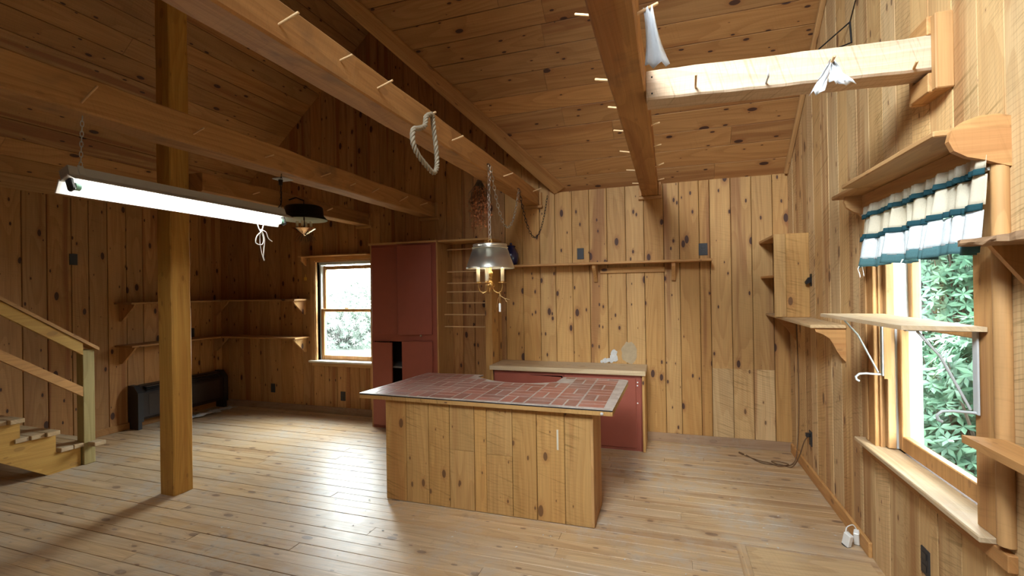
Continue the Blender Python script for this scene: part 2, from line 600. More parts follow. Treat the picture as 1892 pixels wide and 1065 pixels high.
# ---- floor
fl = struct(MB().box(XL - .2, XR + .2, YF - .2, YB + .2, -.12, -.0205).build('floor', GAP))
y = YF
while y < YB - .01:
    w = random.choice([.088, .092, .098, .104])
    if y + w > YB: w = YB - y
    x = XL - random.uniform(0, 2.0)
    while x < XR:
        L = random.uniform(2.2, 4.2)
        if x + L > XR - .5: L = XR - x + .01
        a, b = max(x, XL), min(x + L, XR)
        if b - a > .12:
            plank(fl, 'floor', (0, y, -.0205), (1, 0, 0), (0, 1, 0), (0, 0, 1), w, a + .001, b - .001, .0205, gap=.0016, ch=.0016)
        x += L
    y += w
# plywood repair let into the boards at the front right
part('plywood_patch', fl, 'worn', (.395, 1.0, 2.2, 2.985, -.002, .0045), .002, ax=0)
part('bare_strip', fl, 'floor', (.345, .393, 2.2, 3.0, -.002, .002), .001)

# ---- back wall
bw = MB()
x0, x1, z0, z1 = W1
ya, yb_ = YB + .0, YB + .14
bw.box(XL - .2, x0, ya, yb_, 0, 2.52).box(x1, XR + .2, ya, yb_, 0, 2.52)
bw.box(x0, x1, ya, yb_, 0, z0).box(x0, x1, ya, yb_, z1, 2.52)
bw.prism([(XL - .2, 2.52), (XE + .05, 2.52), (XRIDGE, ZRIDGE + .1)], 1, ya, yb_)
wall_back = struct(bw.build('wall_back', GAP))
edges = [-1.675, -1.478, -1.289, -1.122, -.941, -.764, -.585, -.401, -.224, -.04, .104, .282, .377, .558, .733, .905, 1.05]
left = [-1.675]
while left[-1] > XL + .22:
    left.append(left[-1] - random.choice([.14, .165, .18, .19, .20]))
left.append(XL)
edges = left[::-1][:-1] + edges
# the paler foot of three boards where a cupboard once stood
bare = {.377: 1, .558: 1, .733: 1}
for a, b in zip(edges, edges[1:]):
    w = b - a
    kind = 'wall' if a > -1.75 else 'dark'  # main-room boards redder and darker; part of their shade is in the colour
    spans = [(0.0, None)]
    mid = (a + b) / 2
    if b > W1[0] + .01 and a < W1[1] - .01:
        spans = [(0.0, W1[2]), (W1[3], None)]
    if round(a, 3) in bare:
        plank(wall_back, 'pale', (a, YB, 0), (0, 0, 1), (1, 0, 0), (0, -1, 0), w, 0, .728, gap=.004)
        spans = [(.7285, None)]
    for s0, s1 in spans:
        if s1 is None:
            e = (z_main(a), z_main(b)) if b <= XE + .02 else EAVE
            if a < XRIDGE < b: e = z_main(mid)
            # tall gable boards are butt-jointed
            plank(wall_back, kind, (a, YB, 0), (0, 0, 1), (1, 0, 0), (0, -1, 0), w, s0, e, gap=.004)
        else:
            plank(wall_back, kind, (a, YB, 0), (0, 0, 1), (1, 0, 0), (0, -1, 0), w, s0, s1, gap=.004)

# ---- right wall
y0, y1, z0, z1 = W2
rw = MB()
xa, xb = XR, XR + .16
rw.box(xa, xb, YF - .2, y0, 0, 2.52).box(xa, xb, y1, YB + .2, 0, 2.52)
rw.box(xa, xb, y0, y1, 0, z0).box(xa, xb, y0, y1, z1, 2.52)
rw.prism([(YF - .2, 2.52), (YB + .2, 2.52), (YRIDGE, ZK + .1)], 0, xa, xb)
wall_right = struct(rw.build('wall_right', GAP))
y = YB
while y > YF + .03:
    w = min(random.choice([.14, .15, .165, .17, .18, .185]), y - YF)
    a, b = y - w, y
    e = (z_kit(a), z_kit(b))
    if a < YRIDGE < b: e = ZK - .05
    spans = [(0, e)]
    if b > W2[0] + .01 and a < W2[1] - .01:
        spans = [(0, W2[2]), (W2[3], e)]
    for s0, s1 in spans:
        plank(wall_right, 'pale', (XR, a, 0), (0, 0, 1), (0, 1, 0), (-1, 0, 0), w, s0, s1, gap=.0035, ch=.0012)
    y = a

# ---- left wall
wall_left = struct(MB().box(XL - .14, XL, YF - .2, YB + .2, 0, 2.56).build('wall_left', GAP))
y = YB
while y > YF + .03:
    w = min(random.choice([.15, .175, .185, .19, .20]), y - YF)
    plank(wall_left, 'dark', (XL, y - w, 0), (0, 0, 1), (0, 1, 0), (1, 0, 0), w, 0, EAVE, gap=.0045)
    y -= w

# ---- front wall (behind the camera)
struct(MB().box(XL - .2, XR + .2, YF - .14, YF, 0, 2.56).prism([(XL, 2.52), (XE + .05, 2.52), (XRIDGE, ZRIDGE + .1)], 1, YF - .14, YF)
       .build('wall_front', wood('wall', 2)))

# ---- ceiling
KR = YRIDGE
cm = MB()
T = .10


def slab(p):
    vs = [Vector(q) for q in p]
    n = (vs[1] - vs[0]).cross(vs[2] - vs[0]).normalized()
    if n.z < 0: n = -n
    k = len(vs)
    cm.add(vs + [v + n * T for v in vs], [list(range(k)), list(range(k, 2 * k))[::-1]] + [(i, k + i, k + (i + 1) % k, (i + 1) % k) for i in range(k)])


e = .2
slab([(XL - e, YF - e, EAVE - SL * e), (XL - e, YB + e, EAVE - SL * e), (XRIDGE, YB + e, ZRIDGE), (XRIDGE, YF - e, ZRIDGE)])
yv = YB - SR / SK * (XE - XRIDGE)
yvf = YF + SR / SK * (XE - XRIDGE)
slab([(XE, YB, EAVE), (XRIDGE, yv, ZRIDGE), (XRIDGE, YB + e, ZRIDGE), (XE, YB + e, EAVE)])
slab([(XE, YF, EAVE), (XRIDGE, yvf, ZRIDGE), (XRIDGE, YF - e, ZRIDGE), (XE, YF - e, EAVE)])
slab([(XE, YB, EAVE), (XR + e, YB, EAVE), (XR + e, KR, ZK), (XRIDGE, KR, ZK), (XRIDGE, yv, ZRIDGE)])
# front slope of the kitchen roof (behind the camera)
slab([(XE, YF, EAVE), (XR + e, YF, EAVE), (XR + e, KR, ZK), (XRIDGE, KR, ZK), (XRIDGE, yvf, ZRIDGE)])
# small triangle closing the kitchen roof above the main ridge
cm.prism([(yvf, ZRIDGE), (yv, ZRIDGE), (KR, ZK)], 0, XRIDGE - .05, XRIDGE)
ceiling = struct(cm.build('ceiling', GAP, origin=(0, 0, 0)))
# kitchen slope boards, laid across
s = 0.0
slen = math.hypot(YB - KR, ZK - EAVE)
dW = Vector((0, -(YB - KR), ZK - EAVE)).normalized()
nK = Vector((0, -SK, -1)).normalized()
xv = lambda d: max(XRIDGE, XE - d * SK / SR)    # d = horizontal run from the back wall
while s < slen - .02:
    w = min(random.choice([.175, .185, .19, .195]), slen - s)
    d0, d1 = s * -dW.y, (s + w) * -dW.y
    org = Vector((0, YB, EAVE)) + dW * s
    xs = (xv(d0), xv(d1))
    cut = random.uniform(-1.2, .6)
    if min(xs) > cut - .4: cut = None
    if cut is None:
        plank(ceiling, 'ceil', org, (1, 0, 0), dW, nK, w, xs, XR - .002, gap=.003, ch=.003)
    else:
        plank(ceiling, 'ceil', org, (1, 0, 0), dW, nK, w, xs, cut - .001, gap=.003, ch=.003)
        plank(ceiling, 'ceil', org, (1, 0, 0), dW, nK, w, cut + .001, XR - .002, gap=.003, ch=.003)
    s += w
# main roof, left slope, boards along the room
s = 0.0
slen = math.hypot(XRIDGE - XL, ZRIDGE - EAVE)
dW = Vector((XRIDGE - XL, 0, ZRIDGE - EAVE)).normalized()
nL = Vector((SL, 0, -1)).normalized()
while s < slen - .02:
    w = min(random.choice([.175, .185, .19, .195]), slen - s)
    org = Vector((XL, 0, EAVE)) + dW * s
    cut = random.uniform(.8, 3.6)
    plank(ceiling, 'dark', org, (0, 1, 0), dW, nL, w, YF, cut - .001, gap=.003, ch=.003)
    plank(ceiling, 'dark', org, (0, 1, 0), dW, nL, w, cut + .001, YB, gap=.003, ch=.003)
    s += w
# main roof, right slope, from the valley to the back wall
s = 0.0
slen = math.hypot(XE - XRIDGE, ZRIDGE - EAVE)
dW = Vector((XRIDGE - XE, 0, ZRIDGE - EAVE)).normalized()
nR = Vector((-SR, 0, -1)).normalized()
while s < slen - .02:
    w = min(random.choice([.175, .185, .19, .195]), slen - s)
    org = Vector((XE, 0, EAVE)) + dW * s
    d = [YB - SR / SK * (q * -dW.x) for q in (s, s + w)]
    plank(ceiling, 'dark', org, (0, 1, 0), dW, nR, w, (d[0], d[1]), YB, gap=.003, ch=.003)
    s += w

# trim boards
VA, VB = Vector((XE, YB, EAVE)), Vector((XRIDGE, yv, ZRIDGE))
vd = (VB - VA); vl = vd.length; vd.normalize()
vw = nK.cross(vd).normalized()
if vw.x < 0: vw = -vw
tv = MB()
trim_1 = plank(None, 'trim', VA + nK * .016 + vw * .0, vd, vw, nK, .15, 0.0, vl, .022, name='trim_1')
struct(trim_1)
kd = Vector((0, -(YB - KR), ZK - EAVE)).normalized()
struct(plank(None, 'trim', Vector((XR - .055, YB - .02, EAVE)) + nK * .014, kd, (1, 0, 0), nK, .036, 0.02, 4.2, .03, name='trim_2'))
# baseboards
struct(part('baseboard_back', None, 'grey', (-.222, XR - .02, YB - .036, YB - .017, 0, .085), .004))
struct(part('baseboard_back_left', None, 'grey', (XL + .02, -3.14, YB - .036, YB - .017, 0, .085), .004))
struct(part('baseboard_right', None, 'trim', (XR - .036, XR - .017, 3.05, YB - .04, 0, .085), .004))
struct(part('baseboard_left', None, 'dark', (XL + .017, XL + .034, YF, YB - .04, 0, .075), .004))

# ------------------------------------------------------------------ windows
w1 = struct(MB().box(W1[0] - .012, W1[0], YB - .03, YB + .14, W1[2], W1[3]).box(W1[1], W1[1] + .012, YB - .03, YB + .14, W1[2], W1[3])
            .box(W1[0], W1[1], YB - .03, YB + .14, W1[3], W1[3] + .012).build('window_1', wood('casing', 2)))
a, b, c, d = W1
mr = 1.275
part('casing', w1, 'casing', (a - .075, a - .012, YB - .038, YB - .017, .64, 1.90))
part('casing', w1, 'casing', (b + .012, b + .06, YB - .038, YB - .017, .64, 1.90))
part('casing', w1, 'casing', (a - .075, b + .06, YB - .038, YB - .017, 1.895, 1.945))
part('head_shelf', w1, 'trim', (a - .19, b + .0, YB - .12, YB - .017, 1.945, 1.962))
MB().prism([(YB - .018, 1.945), (YB - .115, 1.945), (YB - .11, 1.905), (YB - .075, 1.88), (YB - .03, 1.845), (YB - .018, 1.84)], 0, a - .165, a - .145).build('shelf_bracket', wood('trim', 2), w1)
MB().box(a - .09, b + .06, YB - .075, YB + .06, .632, .655, .003).build('sill', plain('sill_paint', (.70, .66, .58), .4), w1)
part('apron', w1, 'casing', (a - .07, b + .06, YB - .036, YB - .017, .585, .632))
MB().box(a, a + .022, YB + .04, YB + .13, .655, d).build('vinyl_track', VINYL, w1)
MB().box(b - .022, b, YB + .04, YB + .13, .655, d).build('vinyl_track', VINYL, w1)
MB().box(a, b, YB + .03, YB + .13, d - .03, d).build('vinyl_track', VINYL, w1)


def sash(win, x0, x1, y, z0, z1, top, bot, side, ax, kind='casing'):
    """wooden sash frame (four bars) with its pane; ax 0 = in the back wall, 1 = in the side wall"""
    fm = MB()
    def bx(u0, u1, v0, v1):
        fm.box(*((u0, u1, y - .018, y + .018, v0, v1) if ax == 0 else (y - .018, y + .018, u0, u1, v0, v1)), .004)
    bx(x0, x0 + side, z0, z1); bx(x1 - side, x1, z0, z1)
    bx(x0 + side, x1 - side, z1 - top, z1); bx(x0 + side, x1 - side, z0, z0 + bot)
    fo = fm.build('sash', wood(kind, 2), win)
    u0, u1, v0, v1 = x0 + side - .004, x1 - side + .004, z0 + bot - .004, z1 - top + .004
    bb = (u0, u1, y - .002, y + .002, v0, v1) if ax == 0 else (y - .002, y + .002, u0, u1, v0, v1)
    MB().box(*bb).build('pane', GLASS, fo)


sash(w1, a + .022, b - .022, YB + .10, mr - .02, d - .045, .045, .03, .035, 0)
sash(w1, a + .022, b - .022, YB + .055, .657, mr + .02, .03, .055, .04, 0)
MB().box(-3.80, -3.75, YB + .02, YB + .037, mr + .02, mr + .035, .003).build('sash_lock', BRASS, w1)

w2 = struct(MB().box(XR - .02, XR + .16, W2[0] - .012, W2[0], W2[2], W2[3]).box(XR - .02, XR + .16, W2[1], W2[1] + .012, W2[2], W2[3])
            .box(XR - .02, XR + .16, W2[0], W2[1], W2[3], W2[3] + .012).build('window_2', wood('casing', 2)))
a, b, c, d = W2
part('casing', w2, 'casing', (XR - .040, XR - .017, b + .012, b + .115, .64, 1.91))
part('casing_bead', w2, 'casing', (XR - .048, XR - .040, b + .085, b + .115, .66, 1.91))
part('casing', w2, 'casing', (XR - .042, XR - .017, a - .125, a - .004, .655, 1.91))
MB().tube([(XR - .036, a - .145, .655), (XR - .036, a - .145, 1.91)], .024, 10).build('casing_bead', wood('casing', 2), w2)
part('casing', w2, 'casing', (XR - .040, XR - .017, a - .125, b + .115, 1.905, 1.95))
part('sill', w2, 'worn', (XR - .085, XR + .05, a - .10, b + .17, .632, .655), .004)
part('apron', w2, 'casing', (XR - .045, XR - .017, a - .165, b + .14, .575, .632))
MB().box(XR + .03, XR + .15, b - .028, b, .66, d).build('vinyl_track', VINYL, w2)
MB().box(XR + .03, XR + .15, a, a + .028, .66, d).build('vinyl_track', VINYL, w2)
MB().box(XR + .00, XR + .035, b - .036, b, .66, d, .003).build('side_stop', wood('casing', 2), w2)
MB().box(XR + .00, XR + .035, a, a + .03, .66, d, .003).build('side_stop', wood('casing', 2), w2)
mr2 = 1.30
sash(w2, a + .02, b - .02, XR + .115, mr2 - .02, d, .045, .035, .042, 1)
sash(w2, a + .02, b - .02, XR + .065, .660, mr2 + .02, .035, .075, .045, 1)

# ------------------------------------------------------------------ timber frame


def rough_timber(name, kind, x0, x1, y0, y1, z0, z1, axis, parent=None, jit=.0035, tilt=0.0, bev=.008, n=14):
    """squared timber with slightly wavy sawn faces and worn arrises"""
    lo = (x0, y0, z0); hi = (x1, y1, z1)
    o1, o2 = [(1, 2), (2, 0), (0, 1)][axis]
    sec = []
    A0, A1, B0, B1 = lo[o1], hi[o1], lo[o2], hi[o2]
    sec = [(A0 + bev, B0), (A1 - bev, B0), (A1, B0 + bev), (A1, B1 - bev), (A1 - bev, B1), (A0 + bev, B1), (A0, B1 - bev), (A0, B0 + bev)]
    vs = []; k = len(sec)
    for i in range(n + 1):
        L = lo[axis] + (hi[axis] - lo[axis]) * i / n
        j1, j2 = random.uniform(-jit, jit), random.uniform(-jit, jit)
        if i in (0, n): j1 = j2 = 0
        for (p, q) in sec:
            v = [0, 0, 0]
            v[axis] = L
            v[o1] = p + j1 + random.uniform(-jit, jit) * .4
            v[o2] = q + j2 + random.uniform(-jit, jit) * .4
            v[2] += tilt * i / n if axis != 2 else 0
            vs.append(v)
    fs = [list(range(k))[::-1], list(range(n * k, (n + 1) * k))]
    for i in range(n):
        for q in range(k):
            fs.append((i * k + q, i * k + (q + 1) % k, (i + 1) * k + (q + 1) % k, (i + 1) * k + q))
    mb = MB(); mb.add(vs, fs)
    return mb.build(name, wood(kind, axis), parent)


def peg(parent, p0, p1, r=.0055, mat=None):
    p0, p1 = Vector(p0), Vector(p1)
    d = (p1 - p0).normalized()
    r *= random.uniform(.85, 1.1)
    return MB().tube([p0 - d * .02, p0 + d * .001, p1 - d * .002, p1], [r, r, r, r * .7], 7).build('peg', mat or DOWEL, parent)


def collar_back(parent, x0, x1, z0, z1, kind='trim'):
    """mitred boards framing the end of a beam where it meets the back wall"""
    y0, y1 = YB - .06, YB - .017
    part('collar', parent, kind, (x0 - .035, x1 + .035, y0, y1, z0 - .03, z0 - .003), .003)
    part('collar', parent, kind, (x0 - .028, x0 - .003, y0, y1, z0, z1), .003)
    part('collar', parent, kind, (x1 + .003, x1 + .028, y0, y1, z0, z1), .003)


post = tag(rough_timber('timber_post', 'post', -3.66, -3.51, 2.51, 2.66, 0, 4.34, 2, jit=.003, n=20),
           'square amber timber post standing on the floor left of the island', 'post')

BA = tag(rough_timber('ceiling_beam', 'beam', -1.43, -1.28, YF + .02, YB - .018, 2.385, 2.535, 1, n=30, jit=.004),
         'long stained ceiling beam with the straw heart hung on a peg', 'beam', 'ceiling beams with pegs')
collar_back(BA, -1.43, -1.28, 2.385, 2.52)
for p0, p1 in (((1.303, 2.443), (-1.195, 2.468)), ((1.623, 2.463), (-1.218, 2.477)), ((1.89, 2.456), (-1.198, 2.481)), ((2.32, 2.467), (-1.20, 2.486)),
               ((2.684, 2.445), (-1.201, 2.466)), ((3.652, 2.437), (-1.195, 2.456)), ((4.56, 2.49), (-1.195, 2.515))):
    peg(BA, (-1.28, *p0), (p1[0], p0[0], p1[1]))
BB = tag(rough_timber('ceiling_beam', 'beam', -2.66, -2.50, YF + .02, YB - .018, 2.335, 2.50, 1, n=30, jit=.004),
         'ceiling beam carrying the hanging fluorescent light', 'beam', 'ceiling beams with pegs')
collar_back(BB, -2.66, -2.50, 2.335, 2.50)
for y, z, x, zt in ((1.393, 2.374, -2.389, 2.433), (1.919, 2.395, -2.418, 2.421), (2.41, 2.395, -2.428, 2.405), (2.931, 2.387, -2.41, 2.403),
                    (3.277, 2.388, -2.446, 2.401), (3.577, 2.387, -2.421, 2.419), (4.029, 2.388, -2.402, 2.429), (4.444, 2.42, -2.415, 2.437)):
    peg(BB, (-2.5, y, z), (x, y, zt))
BC = tag(rough_timber('ceiling_beam', 'beam', -3.53, -3.38, 2.662, YB - .018, 2.295, 2.44, 1, n=14, jit=.003),
         'short ceiling beam running from the post to the back wall behind the dark lamp', 'beam', 'ceiling beams with pegs')
collar_back(BC, -3.53, -3.38, 2.295, 2.44)
for y, z, x, zt in ((3.122, 2.357, -3.302, 2.369), (4.05, 2.36, -3.31, 2.38)):
    peg(BC, (-3.38, y, z), (x, y, zt))
BD = tag(rough_timber('ceiling_beam', 'beam', -.235, -.085, YF + .02, YB - .018, 2.395, 2.545, 1, n=30, jit=.004),
         'ceiling beam over the kitchen with white pegs sticking out both sides', 'beam', 'ceiling beams with pegs')
collar_back(BD, -.235, -.085, 2.395, 2.52)
for y, z, x, zt in ((1.57, 2.412, -.286, 2.426), (2.114, 2.423, -.299, 2.437), (2.463, 2.427, -.284, 2.438), (2.832, 2.424, -.296, 2.436),
                    (3.279, 2.422, -.303, 2.436), (3.759, 2.412, -.30, 2.42), (4.242, 2.412, -.29, 2.417)):
    peg(BD, (-.235, y, z), (x, y, zt))
for y, z, x, zt in ((1.645, 2.43, -.018, 2.452), (2.837, 2.438, -.034, 2.451), (3.353, 2.465, -.032, 2.473), (3.902, 2.461, -.02, 2.483), (4.611, 2.507, -.023, 2.517)):
    peg(BD, (-.085, y, z), (x, y, zt))
BE = tag(rough_timber('cross_beam', 'beam_pale', -.083, XR - .018, 2.235, 2.375, 2.36, 2.495, 0, n=16, jit=.002, tilt=-.036),
         'pale rough-sawn cross beam from the kitchen beam to the window wall', 'beam')
peg(BE, (.127, 2.237, 2.386), (.123, 2.115, 2.392))
peg(BE, (.628, 2.237, 2.372), (.619, 2.105, 2.380))
peg(BE, (.921, 2.237, 2.338), (.909, 2.18, 2.345))
MB().tube([(.406, 2.24, 2.362), (.404, 2.20, 2.362), (.402, 2.165, 2.358), (.40, 2.15, 2.37), (.399, 2.15, 2.39), (.40, 2.155, 2.40)], .004, 6).build('hook', WHITEMET, BE)
for y0, y1, z0, z1 in ((2.20, 2.235, 2.24, 2.53), (2.377, 2.412, 2.24, 2.53)):
    part('collar', BE, 'casing', (XR - .075, XR - .017, y0, y1, z0, z1), .004)
part('collar', BE, 'casing', (XR - .085, XR - .017, 2.235, 2.377, 2.24, 2.315), .004)
part('collar', BE, 'casing', (XR - .085, XR - .017, 2.235, 2.377, 2.462, 2.535), .004)
for z in (2.385, 2.46):
    MB().lathe([(.0, -.004), (.004, -.004), (.004, .002)], (-.058, 2.236, z), 8, 1).build('bolt_head', IRON, BE)

tag(MB().tube([(-2.545, 3.40, 2.509), (-2.555, 3.64, 2.509)], .006, 6).build('metal_rod', CHROME),
    'thin grey metal rod lying on top of the beam over the fluorescent light', 'rod')

# ------------------------------------------------------------------ red cupboards along the back wall
RX0, RX1, RY, RZ = -3.13, -2.33, 4.45, 2.015
rc = thing('tall_cupboard', (-2.73, 4.64, 0), 'tall barn red cupboard with four doors beside the back window', 'cupboard')
YW = YB - .020
part('side_panel', rc, 'trim', (RX0 - .018, RX0, RY, YW, 0, RZ))
part('side_panel', rc, 'trim', (RX1, RX1 + .018, RY, YW, 0, RZ))
part('top_board', rc, 'trim', (RX0 - .03, RX1 + .018, RY - .02, YW, RZ, RZ + .022))
MB().box(RX0, RX1, YW - .012, YW, .0, RZ).build('back_panel', REDDK, rc)
MB().box(RX0, RX1, RY + .03, YW - .012, 0, .03).build('bottom_board', RED, rc)
MB().box(RX0, RX1, RY + .02, YW - .012, .985, 1.01).build('shelf', RED, rc)
for z in (.36, .66):
    MB().box(RX0, RX1, RY + .03, YW - .012, z, z + .018).build('shelf', plain('shelf_grey', (.30, .28, .26), .6), rc)
fr = MB()
fr.box(RX0, RX0 + .03, RY, RY + .02, 0, RZ).box(RX1 - .075, RX1, RY, RY + .02, 0, RZ)
fr.box(RX0 + .03, RX1 - .075, RY, RY + .02, .955, 1.045).box(RX0 + .03, RX1 - .075, RY, RY + .02, RZ - .035, RZ).box(RX0 + .03, RX1 - .075, RY, RY + .02, 0, .03)
fr.build('face_frame', RED, rc)


def door(parent, x0, x1, y, z0, z1, ang=0.0, hinge='l', t=.019, knob=False):
    """a flat door swung by ang degrees about its hinge edge"""
    hx = x0 if hinge == 'l' else x1
    rot = Matrix.Rotation(math.radians(ang), 4, 'Z')
    M = Matrix.Translation((hx, y, 0)) @ rot @ Matrix.Translation((-hx, -y, 0))
    o = MB().box(x0, x1, y - t, y, z0, z1, .004, mat=M).build('door', RED, parent)
    if knob:
        kx = x1 - .03 if hinge == 'l' else x0 + .03
        p = M @ Vector((kx, y - t, z1 - .05))
        MB().lathe([(.0, -.018), (.008, -.017), (.011, -.010), (.006, -.004), (.006, .002)], p, 10, 1).build('knob', RED, o)
    return o


door(rc, RX0 + .012, -2.79, RY - .001, 1.035, RZ - .025, 4.0, 'l')
door(rc, -2.775, RX1 - .05, RY - .001, 1.035, RZ - .02, 5.0, 'r')
door(rc, RX0 + .012, -2.855, RY - .001, .035, .945, -5.0, 'l')
door(rc, -2.735, RX1 - .05, RY - .001, .035, .965, 4.0, 'r')
MB().box(-2.52, -2.50, RY - .03, RY - .018, 1.015, 1.034, .002).build('latch', CHROME, rc)

# drying rack in the alcove beside the tall cupboard
al = thing('dowel_rack', (-2.05, 4.7, 0), 'wooden alcove with seven thin dowels across it beside the red cupboard', 'rack')
part('top_board', al, 'wall', (RX1 + .02, -1.72, 4.46, YW, 2.015, 2.037))
part('side_post', al, 'wall', (-1.80, -1.725, 4.50, YW, .0, 2.015))
for z, y in ((1.95, 4.68), (1.705, 4.68), (1.58, 4.68), (1.485, 4.66), (1.365, 4.66), (1.24, 4.60), (1.11, 4.60)):
    MB().tube([(RX1 + .019, y, z), (-1.801, y, z)], .0065, 8).build('dowel', DOWEL, al)

# low red cupboard with a wooden counter
lc = thing('low_cupboard', (-.97, 4.6, 0), 'low barn red base cupboard under a wooden counter behind the island', 'cupboard')
LY = 4.44
part('counter_top', lc, 'worn', (-1.722, -.212, LY - .045, YW, .698, .742), .004)
part('end_panel', lc, 'wall', (-.245, -.222, LY - .02, YW, 0, .698))
part('end_panel', lc, 'wall', (-1.712, -1.69, LY - .02, YW, 0, .698))
MB().box(-1.69, -.245, YW - .012, YW, 0, .69).build('back_panel', REDDK, lc)
MB().box(-1.69, -.245, LY + .03, YW - .012, .02, .04).build('bottom_board', RED, lc)
fr = MB()
for x0, x1 in ((-1.69, -1.655), (-1.34, -1.31), (-.985, -.955), (-.335, -.245)):
    fr.box(x0, x1, LY, LY + .02, .0, .695)
for x0, x1 in ((-1.655, -1.34), (-1.31, -.985), (-.955, -.335)):
    fr.box(x0, x1, LY, LY + .02, .66, .695).box(x0, x1, LY, LY + .02, 0, .04)
fr.build('face_frame', RED, lc)
door(lc, -1.675, -1.325, LY - .001, .03, .668, 2.0, 'r')
door(lc, -1.335, -.975, LY - .001, .03, .660, -9.0, 'l')
door(lc, -.965, -.30, LY - .001, .03, .672, 0.0, 'r')
for x, z in ((-.285, .63), (-.287, .60), (-.287, .44)):
    MB().lathe([(.0, -.003), (.006, -.002), (.007, .001)], (x, LY - .001, z), 8, 1).build('nail_head', WHITE, lc)

# ------------------------------------------------------------------ island
IS = thing('kitchen_island', (-1.2, 3.1, 0), 'pine board island with a brick patterned worktop in the middle of the room', 'island')
bp = [-1.963, -1.793, -1.615, -1.453, -1.37, -1.27, -1.184, -.999, -.832, -.647, -.462]
bp = [-1.963, -1.793, -1.615, -1.453, -1.268, -1.18, -.996, -.830, -.645, -.462]
IY = 2.952
MB().box(-1.955, -.470, IY + .001, IY + .014, .01, .715).build('frame', GAP, IS)
for i, (p0, p1) in enumerate(zip(bp, bp[1:])):
    spl = {3: .405, 5: .398}.get(i)
    sp_ = [(0.004, .72)] if spl is None else [(.004, spl - .001), (spl + .001, .72)]
    for a0, a1 in sp_:
        plank(IS, 'island', (p0, IY, 0), (0, 0, 1), (1, 0, 0), (0, -1, 0), p1 - p0, a0, a1, .019, gap=.003, ch=.003)
part('end_panel', IS, 'trim', (-.480, -.461, IY - .019, 3.10, .004, .72), .003)
part('end_panel', IS, 'trim', (-.480, -.461, 3.102, 3.27, .004, .72), .003)
part('end_panel', IS, 'trim', (-1.964, -1.945, IY + .002, 3.27, .004, .72), .003)
part('back_panel', IS, 'trim', (-1.945, -.480, 3.25, 3.268, .004, .72), .003, ax=2)


def notch(x):
    """back edge of the worktop: a scooped recess between x = -1.57 and -.85"""
    if -1.57 < x < -.855:
        u = (x + 1.17) / .36
        return 3.535 + .15 * u * u
    return 3.86 if x < -1.2 else 3.87


def top_outline(ins=0.0):
    p = [(-2.165 + ins, 2.91 + ins)]
    p += [(-.335 - ins, 2.885 + ins), (-.318 - ins, 3.83), (-.335 - ins, 3.86 - ins), (-.365 - ins, 3.873 - ins)]
    p += [(-.845 + ins, 3.868 - ins)]
    xs = [-.86 - .71 * i / 14 for i in range(15)]
    p += [(x, notch(max(-1.569, min(-.856, x))) - ins) for x in xs]
    p += [(-1.545 - ins, 3.80 - ins), (-2.075 + ins, 3.78 - ins)]
    return p


MB().prism(top_outline(), 2, .722, .748).build('worktop_board', wood('island', 0), IS)
MB().prism(top_outline(.001), 2, .748, .7562).build('underlay', BLACK, IS)
def grout():
    t = NT('worn_grout')
    tc = t.n('ShaderNodeTexCoord')
    nz = t.noise(tc.outputs['Object'], 12.0, 5.0, .7)
    return t.done(t.bsdf(t.mix(t.step(nz, .35, .7), (.58, .52, .47), (.40, .33, .28)), .38, spec=.5))
MB().prism(top_outline(-.001), 2, .7562, .7605).build('brick_sheet', grout(), IS)


def brickmat():
    t = NT('brick_print')
    tc = t.n('ShaderNodeTexCoord')
    oi = t.n('ShaderNodeObjectInfo')
    geo = t.n('ShaderNodeNewGeometry')
    nz = t.noise(tc.outputs['Object'], 26.0, 5.0, .7)
    n2 = t.noise(geo.outputs['Position'], 3.0, 4.0, .6)
    col = t.mix(nz, (.29, .100, .070), (.42, .185, .135))
    k = t.math('MULTIPLY_ADD', oi.outputs['Random'], .5, .75)
    col = t.mix(1.0, col, t.xyz(k, k, k), 'MULTIPLY')
    col = t.mix(t.math('MULTIPLY', t.step(n2, .40, .68), .50), col, (.46, .35, .31))
    sp = t.step(t.noise(geo.outputs['Position'], 55.0, 3.0, .6), .66, .72)
    col = t.mix(t.math('MULTIPLY', sp, .7), col, (.55, .47, .38))
    return t.done(t.bsdf(col, .36, spec=.5))


BRICK = brickmat()
CX, CY0, CS = -.385, 2.915, .1745
for ci in range(11):
    for cj in range(6):
        xr = CX - ci * CS; xl0 = xr - CS
        yl = CY0 + cj * CS
        for h in (0, 1):
            if (ci + cj) % 2 == 0:
                bx = (xl0, xr, yl + h * CS / 2, yl + (h + 1) * CS / 2)
            else:
                bx = (xl0 + h * CS / 2, xl0 + (h + 1) * CS / 2, yl, yl + CS)
            g = .0068
            q0, q1, r0, r1 = bx[0] + g, bx[1] - g, bx[2] + g, bx[3] - g
            lim = -2.155 + (r0 - 2.9) * .1 + .012
            q0 = max(q0, lim)
            if q1 - q0 < .02: continue
            N = 4
            top = []
            for i in range(N + 1):
                x = q0 + (q1 - q0) * i / N
                e = notch(x) - .016
                if x < -1.54: e = 3.77
                if x > -.86: e = min(e, 3.85)
                top.append(min(r1, e))
            if min(top) - r0 < .012: continue
            poly = [(q0, r0), (q1, r0)] + [(q0 + (q1 - q0) * i / N, top[i]) for i in range(N, -1, -1)]
            if max(top) - min(top) < 1e-5:
                poly = [(q0, r0), (q1, r0), (q1, top[0]), (q0, top[0])]
            MB().prism(poly, 2, .7595, .7618).build('brick', BRICK, IS)
MB().lathe([(0, -.004), (.010, -.004), (.010, .004), (0, .004)], (-.40, 2.886, .733), 10, 1).build('white_dab', PLASTER, IS)
MB().box(-.695, -.683, IY - .0205, IY - .018, .47, .60, .001).build('paint_run', plain('cream_paint', (.68, .62, .48), .5), IS)

